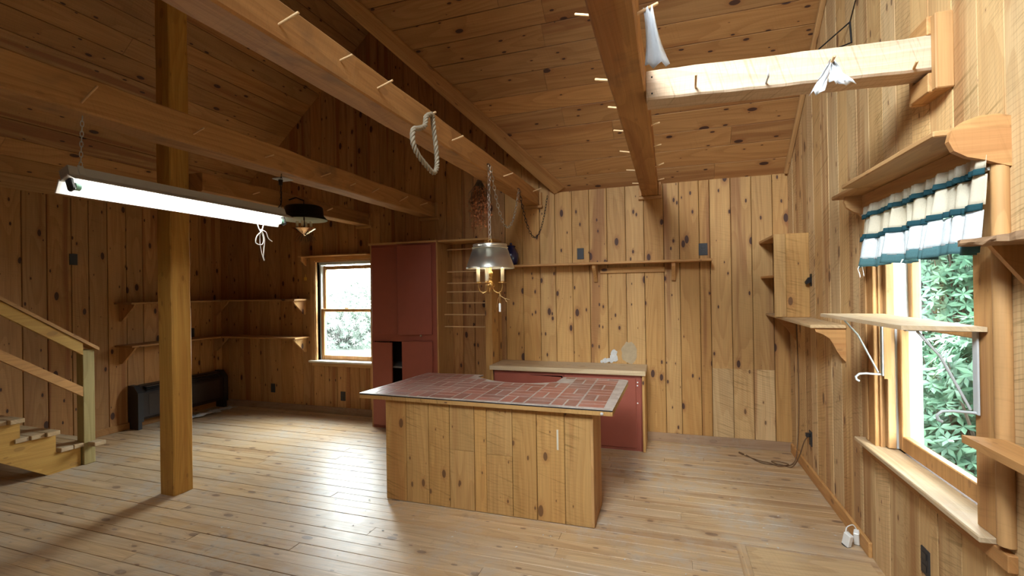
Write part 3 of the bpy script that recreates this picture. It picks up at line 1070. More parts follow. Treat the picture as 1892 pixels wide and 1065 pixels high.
# ------------------------------------------------------------------ shelves on the back wall
sh = thing('wall_shelf', (-.62, 4.72, 1.74), 'long pine shelf with two brackets on the back wall above the low cupboard', 'shelf')
part('shelf_board', sh, 'trim', (-1.72, .38, 4.615, YW, 1.735, 1.757), .003)
for x in (-.70, .045):
    MB().prism([(YW, 1.735), (4.65, 1.735), (4.655, 1.70), (4.70, 1.655), (4.755, 1.60), (4.775, 1.565), (YW, 1.565)], 0, x - .017, x + .017).build('bracket', wood('trim', 2), sh)
part('hanging_rail', sh, 'wall', (-.655, -.035, YW - .020, YW, 1.65, 1.705), .003)

jar = thing('blue_jar', (-1.575, 4.70, 1.757), 'dark blue glazed jar standing on the left end of the back wall shelf', 'jar')
MB().lathe([(0, .0), (.055, .0), (.07, .02), (.082, .075), (.080, .12), (.060, .165), (.042, .185), (.046, .195), (0.0, .195)], (-1.575, 4.70, 1.757), 24).build('body', BLUE, jar)
MB().lathe([(.05, .196), (.046, .205), (.02, .214), (.01, .22), (.016, .228), (.012, .236), (0, .238)], (-1.575, 4.70, 1.757), 20).build('lid', BLUE, jar)


def outlet(p, wall, label, w=.07, h=.114, sockets=True, mat=None):
    """cover plate with two sockets; wall = 'back', 'right' or 'left'"""
    o = thing('wall_outlet', p, label, 'outlet', 'dark cover plates on the walls')
    x, y, z = p
    def bx(u0, u1, v0, v1, d0, d1, bev):
        if wall == 'back': return MB().box(x + u0, x + u1, YB - .0185 - d1, YB - .0185 - d0, z + v0, z + v1, bev)
        if wall == 'right': return MB().box(XR - .0185 - d1, XR - .0185 - d0, y + u0, y + u1, z + v0, z + v1, bev)
        return MB().box(XL + .0185 + d0, XL + .0185 + d1, y + u0, y + u1, z + v0, z + v1, bev)
    cp = bx(-w / 2, w / 2, -h / 2, h / 2, -.001, .006, .002).build('cover_plate', mat or OUTL, o)
    if sockets:
        for s in (-1, 1):
            bx(-.017, .017, s * .026 - .014, s * .026 + .014, .006, .009, .002).build('socket', BLACK, cp)
    return o


outlet((-.855, YB - .018, 1.858), 'back', 'dark blank cover plate above the back shelf, the left one of two', sockets=False)
outlet((.315, YB - .018, 1.855), 'back', 'dark double outlet above the right end of the back shelf', w=.078)
outlet((-4.90, YB - .018, .27), 'back', 'dark outlet low on the back wall near the left corner')
outlet((-3.81, YB - .018, .225), 'back', 'dark outlet low on the back wall below the bright window')
outlet((XL + .018, 3.135, 1.88), 'left', 'dark square cover plate high on the left wall above the stair', sockets=False)
outlet((XL + .018, 4.38, 1.015), 'left', 'dark outlet between the corner shelves on the left wall', sockets=True)
outlet((XR - .018, 4.20, .305), 'right', 'dark outlet with a cord plugged in near the right corner')
outlet((XR - .018, 2.475, .30), 'right', 'dark outlet on the right wall below the big window')

# plaster splash left on the wall over the counter
ps = MB()
rr = random.Random(4)
for cx, cz, r in ((-.535, .80, .045), (-.53, .845, .035), (-.56, .775, .03), (-.62, .765, .028), (-.655, .757, .018), (-.59, .775, .022)):
    pts = [(cx + r * rr.uniform(.75, 1.15) * math.cos(a), cz + r * rr.uniform(.75, 1.15) * math.sin(a)) for a in [i * math.pi / 6 for i in range(12)]]
    ps.prism([(px, max(pz, .744)) for px, pz in pts], 1, YB - .022 - rr.uniform(.004, .008), YB - .016)
tag(ps.build('plaster_lump', PLASTER), 'lumpy white plaster blob on the back wall above the counter', 'plaster')
pts = [(-.385 + .075 * math.cos(a) * rr.uniform(.9, 1.1), .85 + .11 * math.sin(a) * rr.uniform(.9, 1.1)) for a in [i * math.pi / 10 for i in range(20)]]
tag(MB().prism(pts, 1, YB - .0195, YB - .017).build('filler_patch', plain('pale_filler', (.40, .30, .18), .85, var=.3, scale=20)),
    'pale oval filler patch smeared on the back wall beside the plaster', 'patch')

# left corner shelves
for z, lb in ((1.425, 'upper of two dark L shaped corner shelves on the left walls'), (.955, 'lower of two dark L shaped corner shelves on the left walls')):
    s_ = thing('corner_shelf', (-5.6, 4.6, z), lb, 'shelf', 'corner shelves in the left corner')
    part('shelf_board', s_, 'dark', (XL + .018, -5.50, 3.50, YW, z - .02, z), .003)
    part('shelf_board', s_, 'dark', (-5.499, -4.30, 4.55, YW, z - .02, z), .003)
    for y in (3.56, 4.70):
        MB().prism([(XL + .019, z - .02), (-5.53, z - .02), (-5.55, z - .05), (XL + .06, z - .21), (XL + .019, z - .21)], 1, y - .011, y + .011).build('bracket', wood('dark', 2), s_)
    MB().prism([(YW, z - .02), (4.58, z - .02), (4.60, z - .05), (YW - .03, z - .20), (YW, z - .20)], 0, -4.37, -4.348).build('bracket', wood('wall', 2), s_)

# heater
ht = thing('wall_heater', (-5.7, 4.18, 0), 'dark brown metal wall heater low on the left wall behind the post', 'heater')
hp = [(XL + .036, .10), (XL + .17, .10), (XL + .19, .13), (XL + .19, .40), (XL + .12, .475), (XL + .036, .48)]
MB().prism(hp, 1, 3.66, 4.70).build('case', HEATER, ht)
MB().prism([(XL + .035, .085), (XL + .196, .085), (XL + .196, .41), (XL + .125, .487), (XL + .035, .49)], 1, 3.62, 3.68).build('end_cap', BLACK, ht)
MB().prism([(XL + .035, .085), (XL + .196, .085), (XL + .196, .41), (XL + .125, .487), (XL + .035, .49)], 1, 4.68, 4.74).build('end_cap', BLACK, ht)
MB().box(XL + .189, XL + .193, 3.74, 4.62, .15, .38, .002).build('front_panel', plain('smoke_panel', (.035, .024, .018), .35), ht)
for k in range(4):
    MB().box(XL + .12, XL + .185, 3.72, 4.64, .405 + k * .018, .412 + k * .018).build('grille_bar', BLACK, ht)
for y in (3.65, 4.71):
    MB().box(XL + .04, XL + .18, y - .02, y + .02, 0, .086).build('foot', BLACK, ht)

# scraps by the heater
sg = MB(); rr = random.Random(9)
for i in range(9):
    cy = 3.95 + .075 * i; cx = -5.53 + rr.uniform(-.03, .03)
    g = [[(cx + u * .06 + rr.uniform(-.015, .015), cy + v * .05 + rr.uniform(-.01, .01), .005 + rr.uniform(0, .035)) for v in range(4)] for u in range(3)]
    sg.sheet(g)
tag(sg.build('plastic_scrap', PAPER, solid=.001), 'crumpled clear plastic scraps on the floor along the dark heater', 'litter', kind='stuff')
tag(MB().tube([(-5.60, 4.02, .012), (-5.50, 3.78, .012)], .012, 6).build('white_lath', VINYL), 'short white lath lying on the floor beside the heater', 'lath')

tag(MB().box(-4.375, -4.335, YB - .027, YB - .0175, 1.655, 1.70, .006).tube([(-4.355, YB - .021, 1.70), (-4.355, YB - .019, 1.735)], .0025, 6).build('yellow_tag', YELLOW),
    'small yellow ornament hung beside the back window casing', 'ornament')

# ------------------------------------------------------------------ right wall shelves
vs_ = thing('valance_shelf', (.95, 2.5, 1.97), 'wooden valance shelf with scrolled ends over the big window', 'shelf')
part('shelf_board', vs_, 'casing', (.842, XR - .018, 1.925, 2.80, 1.985, 2.006), .004)
part('shelf_board', vs_, 'casing', (.900, XR - .018, 2.802, 3.16, 1.985, 2.006), .004)
part('back_board', vs_, 'casing', (XR - .042, XR - .018, 1.95, 3.05, 1.90, 1.985), .003)


def scroll(y0, y1, parent, nm='end_bracket'):
    p = [(XR - .018, 1.865), (XR - .018, 2.025)]
    p += [(XR - .05, 2.035), (XR - .10, 2.034), (XR - .14, 2.02), (XR - .17, 1.995), (XR - .178, 1.96), (XR - .165, 1.928), (XR - .13, 1.905), (XR - .09, 1.893), (XR - .05, 1.876)]
    return MB().prism([(x, z) for x, z in p], 1, y0, y1).build(nm, wood('casing', 0), parent)


scroll(1.900, 1.923, vs_)
p = [(XR - .018, 1.845), (XR - .018, 1.984), (XR - .12, 1.984), (XR - .125, 1.955), (XR - .115, 1.925), (XR - .085, 1.90), (XR - .055, 1.885), (XR - .035, 1.86)]
MB().prism(p, 1, 3.035, 3.057).build('end_bracket', wood('casing', 0), vs_)

# gathered curtain
cu = thing('window_valance', (.98, 2.43, 1.75), 'gathered cream and teal curtain valance hanging under the scrolled shelf', 'curtain')
CREAM = cloth('cream_cotton', (.74, .68, .55), .45)
LACE = cloth('white_lace', (.74, .78, .80), .42, 120.0, .25)
TEAL = cloth('teal_cotton', (.018, .058, .070), .15)
HEM = cloth('hem_teal', (.105, .22, .235), .40)
rr = random.Random(21)
phs = [rr.uniform(0, 6.28) for _ in range(6)]
YC0, YC1 = 1.90, 2.90


def fold(y, z):
    """distance of the cloth from the wall: gathers that widen downwards"""
    k = (1.90 - z) / .30
    a = .006 + .016 * k
    v = math.sin(y * 62 + phs[0] + 1.2 * math.sin(y * 9 + phs[1])) * a + math.sin(y * 118 + phs[5]) * a * .35
    v += math.sin(y * 31 + phs[2] + k * .8) * a * .9
    v += math.sin(y * 11 + phs[3]) * .012 * k
    return XR - .075 - v - .02 * k


def ztop(y):
    return 1.885 + (2.4 - y) * .010


def strip(z0, z1, name, mat, n=170, out=0.0, ruff=0.0, rows=5, jag=0.0, flare=0.0):
    g = []
    for r in range(rows):
        t = r / (rows - 1)
        row = []
        for i in range(n + 1):
            y = YC0 + (YC1 - YC0) * i / n
            z = z0 + (z1 - z0) * t
            kk = (1.90 - z) / .30
            yy = y + kk * (.06 if y > 2.4 else .0) * (y - 2.4) + .007 * math.sin(y * 45 + phs[4]) * kk
            x = fold(y, z) - out - ruff * (.5 + .5 * math.sin(y * 210 + phs[5] + 2 * math.sin(y * 37))) * (1 if flare == 0 else (t if flare > 0 else 1 - t))
            zz = z + ztop(y) - 1.885 + (jag * rr.uniform(-1, 1) if (r == 0 and jag) else 0)
            zz += .006 * kk * math.sin(y * 26 + phs[1])
            row.append((x, yy, zz))
        g.append(row)
    return MB().sheet(g).build(name, mat, cu, solid=.0015)


strip(1.862, 1.902, 'frayed_heading', CREAM, n=420, out=.004, ruff=.010, rows=3, jag=.0)
strip(1.842, 1.862, 'upper_ruffle', TEAL, n=420, out=.006, ruff=.012, rows=4)
strip(1.745, 1.842, 'cream_panel', CREAM, out=.001, rows=6)
strip(1.728, 1.750, 'middle_ruffle', TEAL, n=420, out=.006, ruff=.011, rows=4)
strip(1.628, 1.728, 'lace_panel', LACE, out=.003, rows=7, ruff=.002)
strip(1.592, 1.632, 'hem_band', HEM, out=.004, rows=4)
th = MB()
for y, z, L in ((2.78, 1.64, .10), (2.33, 1.60, .05), (2.34, 1.60, .04), (2.88, 1.60, .06), (2.90, 1.60, .05), (2.885, 1.605, .07)):
    x = fold(y, z) - .012
    th.tube([(x, y, z), (x - .006, y + .006, z - L * .4), (x - .003, y - .008, z - L * .8), (x - .004, y - .018, z - L)], .0012, 5)
th.build('loose_thread', WCORD, cu)
MB().tube([(XR - .06, 1.93, 1.868), (XR - .06, 2.98, 1.868)], .006, 8).build('rod', WHITEMET, cu)

# folding shelf on white brackets across the window
fs_ = thing('folding_shelf', (.93, 2.5, 1.35), 'pale board shelf on white metal brackets crossing the big window', 'shelf')
MB().prism([(.785, 2.03), (XR - .045, 1.985), (XR - .03, 2.83), (.75, 2.84)], 2, 1.334, 1.350).build('shelf_board', wood('worn', 1), fs_)


def metal_bracket(y, zt, parent):
    b_ = MB()
    xw = XR - .047
    b_.box(xw - .006, xw, y - .013, y + .013, zt - .29, zt)
    b_.box(.80, xw, y - .011, y + .011, zt - .004, zt)
    b_.tube([(.835, y, zt - .004), (.90, y, zt - .09), (xw - .02, y, zt - .275)], .0045, 6)
    b_.tube([(xw - .003, y, zt - .285), (xw - .07, y, zt - .282), (xw - .10, y, zt - .285), (xw - .115, y, zt - .30), (xw - .112, y, zt - .315), (xw - .10, y, zt - .322)], .0055, 6)
    return b_.build('metal_bracket', WHITEMET, parent)


metal_bracket(2.04, 1.334, fs_)
metal_bracket(2.795, 1.334, fs_)
MB().box(XR - .047, XR - .017, 2.78, 2.81, 1.03, 1.33).build('mounting_block', wood('casing', 2), fs_)

# corner shelf with the little open cupboard
cs = thing('corner_ledge', (.95, 4.1, 1.25), 'pine shelf with a scalloped bracket in the right back corner', 'shelf')
part('shelf_board', cs, 'worn', (.838, XR - .018, 3.385, YW, 1.228, 1.250), .004)
MB().prism([(XR - .018, 1.227), (.865, 1.227), (.872, 1.205), (.91, 1.19), (.945, 1.165), (.965, 1.13), (.985, 1.085), (1.005, 1.05), (XR - .018, 1.02)], 1, 3.40, 3.422).build('bracket', wood('casing', 0), cs)
MB().prism([(XR - .018, 1.227), (.865, 1.227), (.91, 1.19), (.965, 1.13), (XR - .018, 1.02)], 1, 4.60, 4.622).build('bracket', wood('casing', 0), cs)
cb = thing('open_cubby', (.92, 4.5, 1.25), 'open pine cubby box with two board side standing on the corner shelf', 'cupboard')
part('side_board', cb, 'island', (.790, .872, 4.16, 4.18, 1.2505, 1.905), .003)
part('side_board', cb, 'island', (.873, XR - .018, 4.16, 4.18, 1.2505, 1.905), .003)
part('top_board', cb, 'trim', (.79, XR - .018, 4.181, YW, 1.882, 1.905), .003)
part('middle_shelf', cb, 'trim', (.80, XR - .018, 4.181, YW, 1.565, 1.585), .003)
bo = thing('iron_bottle_opener', (XR - .02, 4.12, 1.53), 'black iron bottle opener screwed to the right wall beside the cubby', 'bottle opener')
MB().box(XR - .024, XR - .0175, 4.095, 4.135, 1.49, 1.585, .003).build('back_plate', IRON, bo)
MB().prism([(XR - .024, 1.52), (XR - .055, 1.505), (XR - .06, 1.525), (XR - .04, 1.555), (XR - .024, 1.56)], 1, 4.10, 4.13).build('opener_lip', IRON, bo)

# shelves that run out of the picture on the right
u1 = thing('rough_edge_shelf', (.95, 1.4, 1.63), 'weathered rough edged shelf running out of the picture on the right', 'shelf')
gm = MB()
rr = random.Random(5)
N = 26
vs2 = []
for i in range(N + 1):
    y = 1.915 - .9 * i / N
    z0, z1 = 1.612 + rr.uniform(-.004, .004), 1.636 + rr.uniform(-.002, .002)
    xe = .895 + rr.uniform(-.006, .004)
    vs2 += [(xe, y, z0 + .004), (xe - .003 + rr.uniform(-.004, .004), y, (z0 + z1) / 2), (xe, y, z1), (XR - .018, y, z1), (XR - .018, y, z0)]
fs2 = [(0, 1, 2, 3, 4)[::-1], tuple(N * 5 + k for k in range(5))]
for i in range(N):
    for k in range(5):
        fs2.append((i * 5 + k, (i + 1) * 5 + k, (i + 1) * 5 + (k + 1) % 5, i * 5 + (k + 1) % 5)[::-1])
gm.add(vs2, [f[::-1] for f in fs2])
gm.build('shelf_board', wood('grey', 1), u1)
MB().prism([(XR - .018, 1.61), (.925, 1.61), (.935, 1.595), (XR - .03, 1.475), (XR - .018, 1.47)], 1, 1.80, 1.822).build('bracket', wood('casing', 2), u1)
u2 = thing('plywood_shelf', (.98, 1.5, .99), 'thick plywood desk shelf under the rough shelf at the right edge', 'shelf')
MB().prism([(.905, 1.93), (XR - .045, 1.90), (XR - .045, .9), (.905, .9)], 2, .975, 1.0).build('shelf_board', wood('casing', 1), u2)
MB().prism([(XR - .045, .974), (.95, .974), (.96, .96), (XR - .045, .84)], 1, 1.60, 1.62).build('bracket', wood('casing', 2), u2)

# wire plant bracket high on the right wall
wb_ = thing('wire_hanger', (1.0, 3.3, 3.0), 'black wire triangle hanger fixed high on the right wall above the cross beam', 'hanger')
xw = XR - .02
wbm = MB()
A = (xw - .004, 3.22, 3.03); B = (xw - .004, 3.20, 2.90)
wbm.tube([A, B], .005, 6)
wbm.tube([A, (xw - .16, 3.40, 2.94), (xw - .30, 3.55, 2.87)], .0045, 6)
wbm.tube([B, (xw - .13, 3.37, 2.925), (xw - .18, 3.43, 2.93)], .004, 6)
wbm.tube([A, (xw - .004, 3.10, 3.13)], .003, 5)
wbm.build('wire_arm', IRON, wb_)

# ------------------------------------------------------------------ cloth strips on the pegs
c1 = MB(); rr = random.Random(3)
rows = []
for r in range(9):
    t = r / 8
    z = 2.445 - .205 * t
    wdt = .030 + .05 * t * t
    cx = -.052 + .028 * t
    rows.append([(cx + (k / 6 - .5) * wdt, 1.645 + .012 * math.sin(k * 1.9 + r * .5) - .01 * t, z + .006 * math.sin(k * 2.1)) for k in range(7)])
c1.sheet(rows)
tag(c1.build('white_rag', PAPER, solid=.0012), 'torn white cloth strip hanging from a peg on the kitchen beam', 'cloth', 'torn white cloths')
c2 = MB()
for sx, L, wd in ((-1, .125, .042), (.35, .09, .042), (1, .105, .046)):
    rows = []
    for r in range(7):
        t = r / 6
        rows.append([(.622 + sx * (.052 * t) + (k / 4 - .5) * (.010 + wd * t), 2.165 - .012 * math.sin(k * 2.2 + r) - .01, 2.388 - L * t + .008 * math.sin(k * 2.5 + sx) * t) for k in range(5)])
    c2.sheet(rows)
tag(c2.build('white_rag', PAPER, solid=.0012), 'white cloth bow draped over a peg on the pale cross beam', 'cloth', 'torn white cloths')

# ------------------------------------------------------------------ chain maker


def chain(mb, pts, pitch=.026, r=.0024, wdt=.009):
    pts = [Vector(p) for p in pts]
    segs = [(pts[i + 1] - pts[i]).length for i in range(len(pts) - 1)]
    tot = sum(segs)
    n = max(2, int(tot / pitch))
    def at(d):
        for i, s in enumerate(segs):
            if d <= s or i == len(segs) - 1:
                return pts[i].lerp(pts[i + 1], min(1, d / s)), (pts[i + 1] - pts[i]).normalized()
            d -= s
    for i in range(n):
        p, d = at((i + .5) * tot / n)
        s = d.orthogonal().normalized()
        q = Matrix.Rotation(math.pi / 2 * (i % 2) + .4, 3, d)
        s = q @ s
        hl = tot / n * .66
        ring = []
        for k in range(8):
            a = 2 * math.pi * k / 8
            ring.append(p + d * (math.cos(a) * hl) + s * (math.sin(a) * wdt))
        mb.tube(ring, r, 4, closed=True)


def swag(p, q, drop, n=14):
    p, q = Vector(p), Vector(q)
    out = []
    for i in range(n + 1):
        t = i / n
        v = p.lerp(q, t)
        v.z -= drop * 4 * t * (1 - t)
        out.append(v)
    return out


# ------------------------------------------------------------------ brass pendant over the island
LX, LYY = -1.272, 3.30
pl = thing('pendant_lamp', (LX, LYY, 1.66), 'pewter shaded candle pendant lamp hanging on a chain over the island', 'lamp')
MB().lathe([(.181, 0), (.183, .004), (.181, .010), (.131, .152), (.129, .150), (.178, .008), (.181, 0)], (LX, LYY, 1.660), 40).build('shade', PEWTER, pl)
t_in = plain('shade_lining', (.85, .84, .80), .5, var=.02)
MB().lathe([(.177, .009), (.1275, .149)], (LX, LYY, 1.660), 40).build('shade_lining', t_in, pl)
MB().lathe([(.133, .152), (.136, .156), (.136, .160), (.129, .160), (.128, .170), (.130, .182), (.127, .184), (.124, .170), (.126, .158)], (LX, LYY, 1.660), 40).build('shade_gallery', PEWTER, pl)
sp_ = MB()
for k in range(3):
    a = k * 2.094 + .4
    sp_.tube([(LX, LYY, 1.835), (LX + .126 * math.cos(a), LYY + .126 * math.sin(a), 1.822)], .003, 5)
sp_.build('shade_spider', BRASS, pl)
MB().lathe([(0, .035), (.012, .038), (.018, .05), (.030, .062), (.034, .072), (.014, .10), (.011, .115), (.017, .122), (.011, .13), (.019, .145), (.022, .165), (.010, .18), (.008, .37), (.004, .39)], (LX, LYY, 1.465), 20).build('column', BRASS, pl)
for ang in (3.45, 3.9 + .9, .15):
    dx, dy = math.cos(ang), math.sin(ang)
    R = .092
    cx, cy = LX + dx * R, LYY + dy * R
    arm = MB().tube([(LX + dx * .012, LYY + dy * .012, 1.525), (LX + dx * .03, LYY + dy * .03, 1.49), (LX + dx * .058, LYY + dy * .058, 1.476), (LX + dx * .083, LYY + dy * .083, 1.492), (cx, cy, 1.525), (cx, cy, 1.548)], .0045, 7).build('arm', BRASS, pl)
    MB().lathe([(.004, .0), (.032, .008), (.034, .012), (.012, .010), (.013, .026), (.0, .026)], (cx, cy, 1.545), 16).build('candle_cup', BRASS, arm)
    MB().lathe([(0, 0), (.0135, 0), (.0135, .098), (0, .098)], (cx, cy, 1.565), 14).build('candle_sleeve', CANDLE, arm)
    MB().lathe([(0, 0), (.010, .004), (.015, .025), (.011, .045), (.004, .06), (0, .064)], (cx, cy, 1.664), 12).build('bulb', plain('lit_bulb', (1, .85, .6), .4, emit=(1.0, .86, .62), estr=26.0), arm)
MB().tube([(LX + .013 * math.cos(a), LYY, 1.868 + .017 * math.sin(a)) for a in [i * math.pi / 6 for i in range(12)]], .003, 5, closed=True).build('top_ring', BRASS, pl)
cn = MB()
chain(cn, [(LX, LYY, 1.88), (LX - .003, LYY, 2.2), (-1.260, LYY - .02, 2.44)], .036, .0028, .0105)
chain(cn, swag((-1.258, LYY, 2.43), (-1.262, 4.02, 2.40), .40), .036, .0028, .0105)
cn.build('chain', CHROME, pl)
cn = MB()
chain(cn, swag((-1.262, 4.02, 2.40), (-1.17, 4.70, 2.46), .43), .034, .0025, .009)
cn.build('chain', IRON, pl)
hk = MB()
for y, z in ((3.28, 2.445), (4.02, 2.41)):
    hk.tube([(-1.278, y, z), (-1.262, y, z), (-1.255, y, z - .012), (-1.262, y, z - .02)], .003, 5)
hk.build('hook', IRON, pl)
rb = MB()
bx_, by_ = LX + .075, LYY - .02
rb.tube([(bx_, by_, 1.485), (bx_ + .01, by_, 1.455), (bx_ + .045, by_ - .005, 1.435), (bx_ + .062, by_, 1.405)], .003, 5)
rb.tube([(bx_ + .045, by_ - .005, 1.437), (bx_ + .08, by_, 1.425)], .003, 5)
rb.tube([(bx_ + .005, by_, 1.47), (bx_ - .012, by_, 1.42), (bx_ - .02, by_, 1.37)], .0015, 4)
rb.tube([(bx_ + .005, by_, 1.47), (bx_ + .004, by_, 1.40)], .0015, 4)
rb.build('raffia_tie', plain('raffia', (.45, .27, .10), .8), pl)
MB().box(bx_ - .004, bx_ + .012, by_ - .004, by_ + .004, 1.335, 1.40, .003).build('pull_fob', WHITE, pl)

# ------------------------------------------------------------------ straw heart and dried flowers on the beam
hw = thing('straw_heart', (-1.21, 2.2, 2.34), 'twisted straw heart shaped loop hanging from a peg on the beam', 'wreath')
ctrl = [(2.315, 2.475), (2.255, 2.44), (2.235, 2.385), (2.17, 2.35), (2.115, 2.325), (2.11, 2.26), (2.16, 2.21), (2.245, 2.175), (2.325, 2.155), (2.365, 2.19), (2.37, 2.25), (2.355, 2.33), (2.335, 2.41), (2.325, 2.465)]


def smooth(ct, n, closed=True):
    out = []
    M = len(ct)
    for i in range(M if closed else M - 1):
        p = [Vector(ct[(i + k - 1) % M] if closed else ct[min(max(i + k - 1, 0), M - 1)]) for k in range(4)]
        for j in range(n):
            t = j / n
            out.append(.5 * ((2 * p[1]) + (p[2] - p[0]) * t + (2 * p[0] - 5 * p[1] + 4 * p[2] - p[3]) * t * t + (3 * p[1] - p[0] - 3 * p[2] + p[3]) * t ** 3))
    return out


path = smooth([(-1.225, a, b) for a, b in ctrl], 9)
cen = sum(path, Vector()) / len(path)
for k in range(3):
    q = []
    for i, p in enumerate(path):
        d = (path[(i + 1) % len(path)] - path[i - 1]).normalized()
        nx = Vector((1, 0, 0)); ny = d.cross(nx)
        a = i * 2 * math.pi * 14 / len(path) + k * 2.094
        q.append(p + (nx * math.cos(a) + ny * math.sin(a)) * .0075)
    MB().tube(q, .0072, 6, closed=True).build('straw_strand', STRAW, hw)

df = thing('dried_flowers', (-1.36, 3.55, 2.25), 'bunch of brown dried flowers hanging upside down under the beam', 'dried flowers')
rr = random.Random(8)
stm = MB(); flw = MB()
DX, DY = -1.44, 3.52
for i in range(70):
    a = rr.uniform(0, 6.28); sp = rr.uniform(.02, .115)
    L = rr.uniform(.18, .40)
    p0 = Vector((DX + rr.uniform(-.015, .015), DY + rr.uniform(-.015, .015), 2.385))
    p1 = p0 + Vector((math.cos(a) * sp * .9, math.sin(a) * sp * .9, -L * .45))
    p2 = p0 + Vector((math.cos(a) * sp * .8, math.sin(a) * sp * .8, -L))
    stm.tube([p0, p1, p2], [.0018, .0015, .0009], 3, cap=False)
    for _ in range(24):
        t = rr.uniform(.25, 1.0)
        c = p0.lerp(p2, t) + Vector((rr.gauss(0, .016), rr.gauss(0, .016), rr.gauss(0, .014)))
        s = rr.uniform(.006, .014)
        u = Vector((rr.gauss(0, 1), rr.gauss(0, 1), rr.gauss(0, 1))).normalized(); w_ = u.orthogonal().normalized()
        flw.add([c - u * s, c + w_ * s * .6, c + u * s, c - w_ * s * .6 + u.cross(w_) * s * .4], [(0, 1, 2), (0, 2, 3)])
o = stm.build('stems', STEM, df); o['kind'] = 'stuff'
o = flw.build('flower_heads', DRIED, df); o['kind'] = 'stuff'
MB().tube([(DX, DY, 2.39), (DX, DY, 2.375)], .022, 8).build('tie', CORD, df)

# ------------------------------------------------------------------ fluorescent shop light under the second beam
FX, FY0, FY1 = -2.58, 1.36, 2.64
fl_ = thing('fluorescent_light', (FX, 2.0, 2.0), 'lit white fluorescent tube light hung by chains beneath the beam', 'light')
# the light hangs rolled towards the island, from chains clipped to one edge
ROLL = Matrix.Translation((FX, 0, 2.055)) @ Matrix.Rotation(math.radians(-21), 4, 'Y') @ Matrix.Translation((-FX, 0, -2.055))


def rolled(mb, name, mat, parent):
    mb.v = [ROLL @ v for v in mb.v]
    return mb.build(name, mat, parent)


hs = [(-.032, 2.035), (.032, 2.035), (.032, 2.085), (-.032, 2.085)]
rolled(MB().prism([(FX + a, z) for a, z in hs], 1, FY0 + .01, FY1 - .01), 'housing', GREYMET, fl_)
for s in (-1, 1):
    rolled(MB().prism([(FX + s * .030, 2.040), (FX + s * .034, 2.040), (FX + s * .080, 1.995), (FX + s * .076, 1.994)], 1, FY0, FY1), 'reflector_outer', GREYMET, fl_)
    rolled(MB().prism([(FX + s * .028, 2.038), (FX + s * .030, 2.039), (FX + s * .0765, 1.994), (FX + s * .074, 1.993)], 1, FY0 + .001, FY1 - .001), 'reflector_inner', WHITE, fl_)
rolled(MB().box(FX - .029, FX + .029, FY0 + .002, FY1 - .002, 2.030, 2.036), 'reflector_top', WHITE, fl_)
TUBEM = plain('lit_tube', (1, 1, 1), .4, var=0, emit=(1.0, .985, .93), estr=TUBE)
rolled(MB().tube([(FX, FY0 + .055, 1.998), (FX, FY1 - .055, 1.998)], .0185, 12), 'tube', TUBEM, fl_)
for y0, y1 in ((FY0 + .012, FY0 + .034), (FY1 - .034, FY1 - .012)):
    rolled(MB().box(FX - .019, FX + .019, y0, y1, 1.974, 2.034, .007), 'lamp_holder', BLACK, fl_)
for y0, y1 in ((FY0 + .034, FY0 + .056), (FY1 - .056, FY1 - .034)):
    rolled(MB().tube([(FX, y0, 1.998), (FX, y1, 1.998)], .0188, 12), 'tube_cap', plain('green_cap', (.20, .42, .34), .3), fl_)
for y in (FY0 + .06, FY1 - .045):
    cl = Vector((FX + .034, y, 2.085))
    cl = ROLL @ cl
    cn = MB(); chain(cn, [cl, (FX + .02, y + .01, 2.335)], .024, .0018, .006)
    cn.build('chain', IRON if y > 2 else GREYMET, fl_)
    rolled(MB().box(FX + .032, FX + .036, y - .012, y + .012, 2.045, 2.092, .001), 'chain_clip', WHITEMET, fl_)
wc = MB()
Y0 = 2.44
cx = FX + .0
wc.tube(smooth([(cx, Y0 - .035, 1.99), (cx, Y0 - .01, 1.93), (cx + .004, Y0 + .02, 1.875), (cx, Y0 + .012, 1.83), (cx - .006, Y0 - .03, 1.835), (cx, Y0 - .03, 1.88), (cx + .006, Y0 + .005, 1.92), (cx, Y0 + .03, 1.99)], 6, False), .0034, 6)
wc.tube(smooth([(cx + .006, Y0 + .0, 1.93), (cx + .004, Y0 + .028, 1.865), (cx, Y0 + .025, 1.80), (cx, Y0 + .022, 1.745), (cx, Y0 + .030, 1.722)], 6, False), .0034, 6)
wc.tube(smooth([(cx + .006, Y0 + .0, 1.925), (cx + .004, Y0 + .04, 1.915), (cx, Y0 + .065, 1.875), (cx, Y0 + .10, 1.855)], 6, False), .0030, 6)
wc.tube(smooth([(cx, Y0 + .0, 1.93), (cx, Y0 - .005, 1.84), (cx, Y0 + .012, 1.76), (cx, Y0 + .030, 1.715)], 5, False), .0022, 5)
wc.build('power_cord', WCORD, fl_)
pp = thing('ceiling_outlet', (-2.64, 2.72, 2.33), 'white outlet plate under the beam with a black plug', 'outlet')
MB().box(-2.70, -2.60, 2.66, 2.76, 2.3245, 2.3335, .002).build('cover_plate', VINYL, pp)
pc = MB()
pc.tube([(-2.66, 2.70, 2.323), (-2.66, 2.70, 2.285)], [.016, .012], 8)
pc.tube(smooth([(-2.66, 2.70, 2.285), (-2.65, 2.695, 2.20), (-2.62, 2.66, 2.14), (-2.59, 2.60, 2.10)], 5, False), .0035, 6)
pc.build('plug', BLACK, pp)

